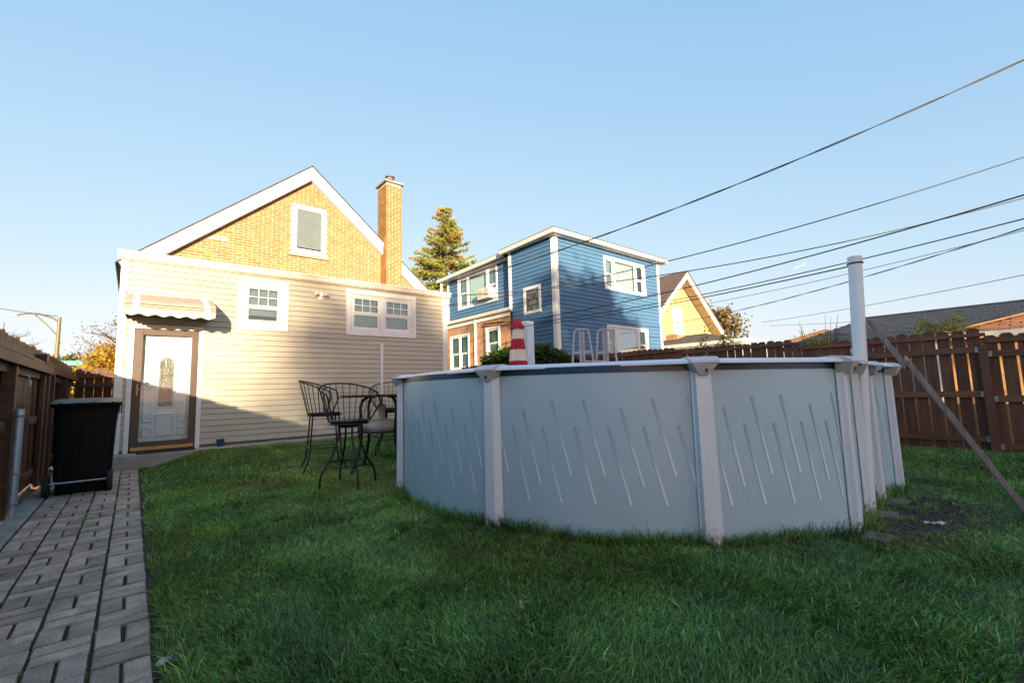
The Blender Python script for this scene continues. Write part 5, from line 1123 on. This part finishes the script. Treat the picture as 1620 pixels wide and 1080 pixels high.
# ------------------------------------------------------------------ grass
from mathutils import noise
rng=np.random.default_rng(77)
def inside_pool(x,y):
    # crossing test against outline
    c=np.zeros(len(x),bool); n=len(Q)
    for i in range(0,n,3):
        x1,y1=Q[i]; x2,y2=Q[(i+3)%n]; cond=((y1>y)!=(y2>y)); 
        with np.errstate(divide='ignore',invalid='ignore'): xi=(x2-x1)*(y-y1)/(y2-y1)+x1
        c^=cond&(x<xi)
    return c
def fbm(x,y,s,seed=0):
    g=np.random.default_rng(seed).random((64,64)); o=np.zeros_like(x); amp=1;tot=0
    for k in range(3):
        u=(x*s*2**k+100)%63; v=(y*s*2**k+100)%63; i=u.astype(int); j=v.astype(int); a=u-i; b_=v-j; a=a*a*(3-2*a); b_=b_*b_*(3-2*b_)
        o+=amp*((g[i,j]*(1-a)+g[i+1,j]*a)*(1-b_)+(g[i,j+1]*(1-a)+g[i+1,j+1]*a)*b_); tot+=amp; amp*=.5
    return o/tot
def blades(x,y,hgt,wid,lean,seed):
    n=len(x); r=np.random.default_rng(seed); z=gz(x,y)-.014
    a=r.random(n)*2*PI; l=lean*(.3+r.random(n)); cur=fbm(x,y,1.6,3)*2*PI*1.6; a=np.where(r.random(n)<.6,cur+r.normal(size=n)*.7,a)
    dx,dy=np.cos(a)*l*hgt,np.sin(a)*l*hgt; f=r.random(n)*2*PI; wx,wy=np.cos(f)*wid/2,np.sin(f)*wid/2
    p=np.stack([x,y,z],1); w=np.stack([wx,wy,np.zeros(n)],1); m1=p+np.stack([dx*.25,dy*.25,hgt*.55],1); tp=p+np.stack([dx,dy,hgt*(1-.35*l)],1)
    V=np.stack([p-w,p+w,m1+w*.8,m1-w*.8,tp],1).reshape(-1,3); b0=np.arange(n)*5
    F=np.concatenate([np.stack([b0,b0+1,b0+2],1),np.stack([b0,b0+2,b0+3],1),np.stack([b0+3,b0+2,b0+4],1)])
    # colour: mid-yard turf is yellower, with bounce light painted in as paler blades
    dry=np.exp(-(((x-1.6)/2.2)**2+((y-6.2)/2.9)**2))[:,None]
    t=fbm(x,y,.9,5); t2=fbm(x,y,3.3,8); k=r.random(n)
    c=np.array([.95,1.05,.95])[None]*(.42+2.0*k[:,None]**1.8)*(.70+.75*t2[:,None])
    yel=(t*.6+t2*.4+.30*r.normal(size=n)*.5)>.62; c=np.where(yel[:,None],c*np.array([1.5,1.12,.75]),c)
    bl=(r.random(n)<.10)&(~yel); c=np.where(bl[:,None],c*np.array([1.7,1.55,2.6]),c)
    dead=r.random(n)<.10+.16*(t>.54); c=np.where(dead[:,None],np.array([3.0,1.6,1.6])*(.6+.6*k[:,None]),c)
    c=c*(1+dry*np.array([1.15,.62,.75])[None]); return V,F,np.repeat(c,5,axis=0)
def scatter(n,x0,x1,y0,y1):
    x=rng.uniform(x0,x1,n); y=rng.uniform(y0,y1,n); return x,y
XS=[];YS=[]
for (n,x0,x1,y0,y1) in ((300000,.12,3.6,.2,3.6),(150000,.12,3.4,3.6,6.4),(90000,.12,6.2,6.4,9.5),(75000,3.3,6.5,-.4,1.3),(60000,5.8,9.45,.1,5),(26000,5.6,9.45,-2.4,.1),(26000,.12,5.6,-2.4,.2)):
    x,y=scatter(n,x0,x1,y0,y1); XS.append(x);YS.append(y)
x=np.concatenate(XS);y=np.concatenate(YS)
ok=~inside_pool(x,y); dist=np.hypot(x,y); ang=np.arctan2(y,x)
ok&=rng.random(len(x))<dirt(x,y)
ok&=(x>.13+.012*np.sin(y*9)+.02*fbm(x,y,4,2)) & (y<9.50) & ~((x<1.3)&(y>9.42)) & (fbm(x,y,2.5,12)>.22)
x=x[ok];y=y[ok];dist=dist[ok]
pd=np.full(len(x),9.)
for i in range(0,len(Q),4): pd=np.minimum(pd,np.hypot(x-Q[i,0],y-Q[i,1]))
tall=np.where((pd<.10),rng.choice([1,1.0,1.9,2.7],len(x)),1.0)*np.where(x<.24,rng.choice([.8,1.2,1.6],len(x)),1.0)
h=(.030+.032*rng.random(len(x)))*(.75+.7*fbm(x,y,1.1,4))*tall*np.where(rng.random(len(x))<.04,1.5,1); w=.0028+.0022*rng.random(len(x))+.00035*dist; w*=np.where(rng.random(len(x))<.05,1.8,1)
# coarse clumps
nc=900; ccx=rng.uniform(.2,6.2,nc); ccy=rng.uniform(.4,8.5,nc); ccx=np.repeat(ccx,34)+rng.normal(size=nc*34)*.028; ccy=np.repeat(ccy,34)+rng.normal(size=nc*34)*.028
kk_=~inside_pool(ccx,ccy)&(ccx>.14)&(ccy<9.4); ccx=ccx[kk_];ccy=ccy[kk_]; hh_=.05+.045*rng.random(len(ccx))
x=np.concatenate([x,ccx]);y=np.concatenate([y,ccy]);h=np.concatenate([h,hh_]);w=np.concatenate([w,.0040+.0022*rng.random(len(ccx))+.0004*np.hypot(ccx,ccy)])
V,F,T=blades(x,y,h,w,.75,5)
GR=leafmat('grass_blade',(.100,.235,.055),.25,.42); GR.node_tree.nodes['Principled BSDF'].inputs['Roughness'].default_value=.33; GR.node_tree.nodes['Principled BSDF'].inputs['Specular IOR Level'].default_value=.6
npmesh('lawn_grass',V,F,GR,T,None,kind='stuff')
# a few fallen leaves and clover heads in the lawn
rngl=np.random.default_rng(4); n=150; lx=rngl.uniform(.3,5.5,n); ly=rngl.uniform(.6,8.8,n); k_=~inside_pool(lx,ly); lx=lx[k_];ly=ly[k_]; n=len(lx); a=rngl.random(n)*6.28; l=.010+.014*rngl.random(n); p=np.stack([lx,ly,gz(lx,ly)+.028+.02*rngl.random(n)],1); d=np.stack([np.cos(a)*l,np.sin(a)*l,rngl.normal(size=n)*.006],1); q=np.stack([-np.sin(a)*l*.6,np.cos(a)*l*.6,rngl.normal(size=n)*.005],1)
V2=np.stack([p-d,p+q,p+d,p-q],1).reshape(-1,3); npmesh('leaf_litter',V2,np.arange(4*n).reshape(n,4),leafmat('litter_leaf',(.30,.22,.09),.2),tinted(n,rngl,[(1,1,1),(1.3,1.1,.6),(.7,.5,.4)]),None,kind='stuff')
# sparse weeds in the path joints
cx=[];cy=[]
for _ in range(60): 
    j=random.choice([PX0+.205,PX0+.41,PX0+.41,PX0+.615]); y0=random.uniform(2.2,9.2); n=random.randint(5,26); cx+=list(j+rng.normal(size=n)*.006); cy+=list(y0+rng.normal(size=n)*.035)
cx=np.array(cx);cy=np.array(cy); V,F,T=blades(cx,cy,.012+.022*rng.random(len(cx)),np.full(len(cx),.0035),.9,9); npmesh('joint_weeds',V+np.array([0,0,.01]),F,GR,T*np.array([1,1.1,.8]),path,kind='stuff')
# dry clippings and straw at the dirt
n=2200; x=np.concatenate([rng.uniform(3.9,5.9,1500),rng.uniform(.13,.22,700)]); y=np.concatenate([rng.uniform(.35,1.0,1500),rng.uniform(2.2,8,700)]); a=rng.random(n)*PI; l=.02+.04*rng.random(n); z=gz(x,y)+.012+.012*rng.random(n); d=np.stack([np.cos(a)*l,np.sin(a)*l,rng.normal(size=n)*.006],1); w=np.stack([-np.sin(a),np.cos(a),np.zeros(n)],1)*.0016; p=np.stack([x,y,z],1)
V=np.stack([p-d-w,p-d+w,p+d+w,p+d-w],1).reshape(-1,3); npmesh('straw',V,np.arange(4*n).reshape(n,4),mat('straw',(.23,.17,.10),.9,var=.2),None,kind='stuff')
# ------------------------------------------------------------------ put every thing's empty at its own base
bpy.context.view_layer.update()
for e in [o for o in COL.objects if o.type=='EMPTY' and o.parent is None and o.location.length<1e-6 and o.children]:
    lo=Vector((1e9,)*3);hi=-lo
    def walk(o):
        for c in o.children:
            if c.type=='MESH' and len(c.data.vertices):
                for q in c.bound_box:
                    p=c.matrix_world@Vector(q)
                    for i in range(3): lo[i]=min(lo[i],p[i]);hi[i]=max(hi[i],p[i])
            walk(c)
    walk(e); c0=Vector(((lo.x+hi.x)/2,(lo.y+hi.y)/2,max(lo.z,-.1) if hi.z>0 else lo.z))
    for ch_ in e.children: ch_.location=ch_.location-c0
    e.location=c0
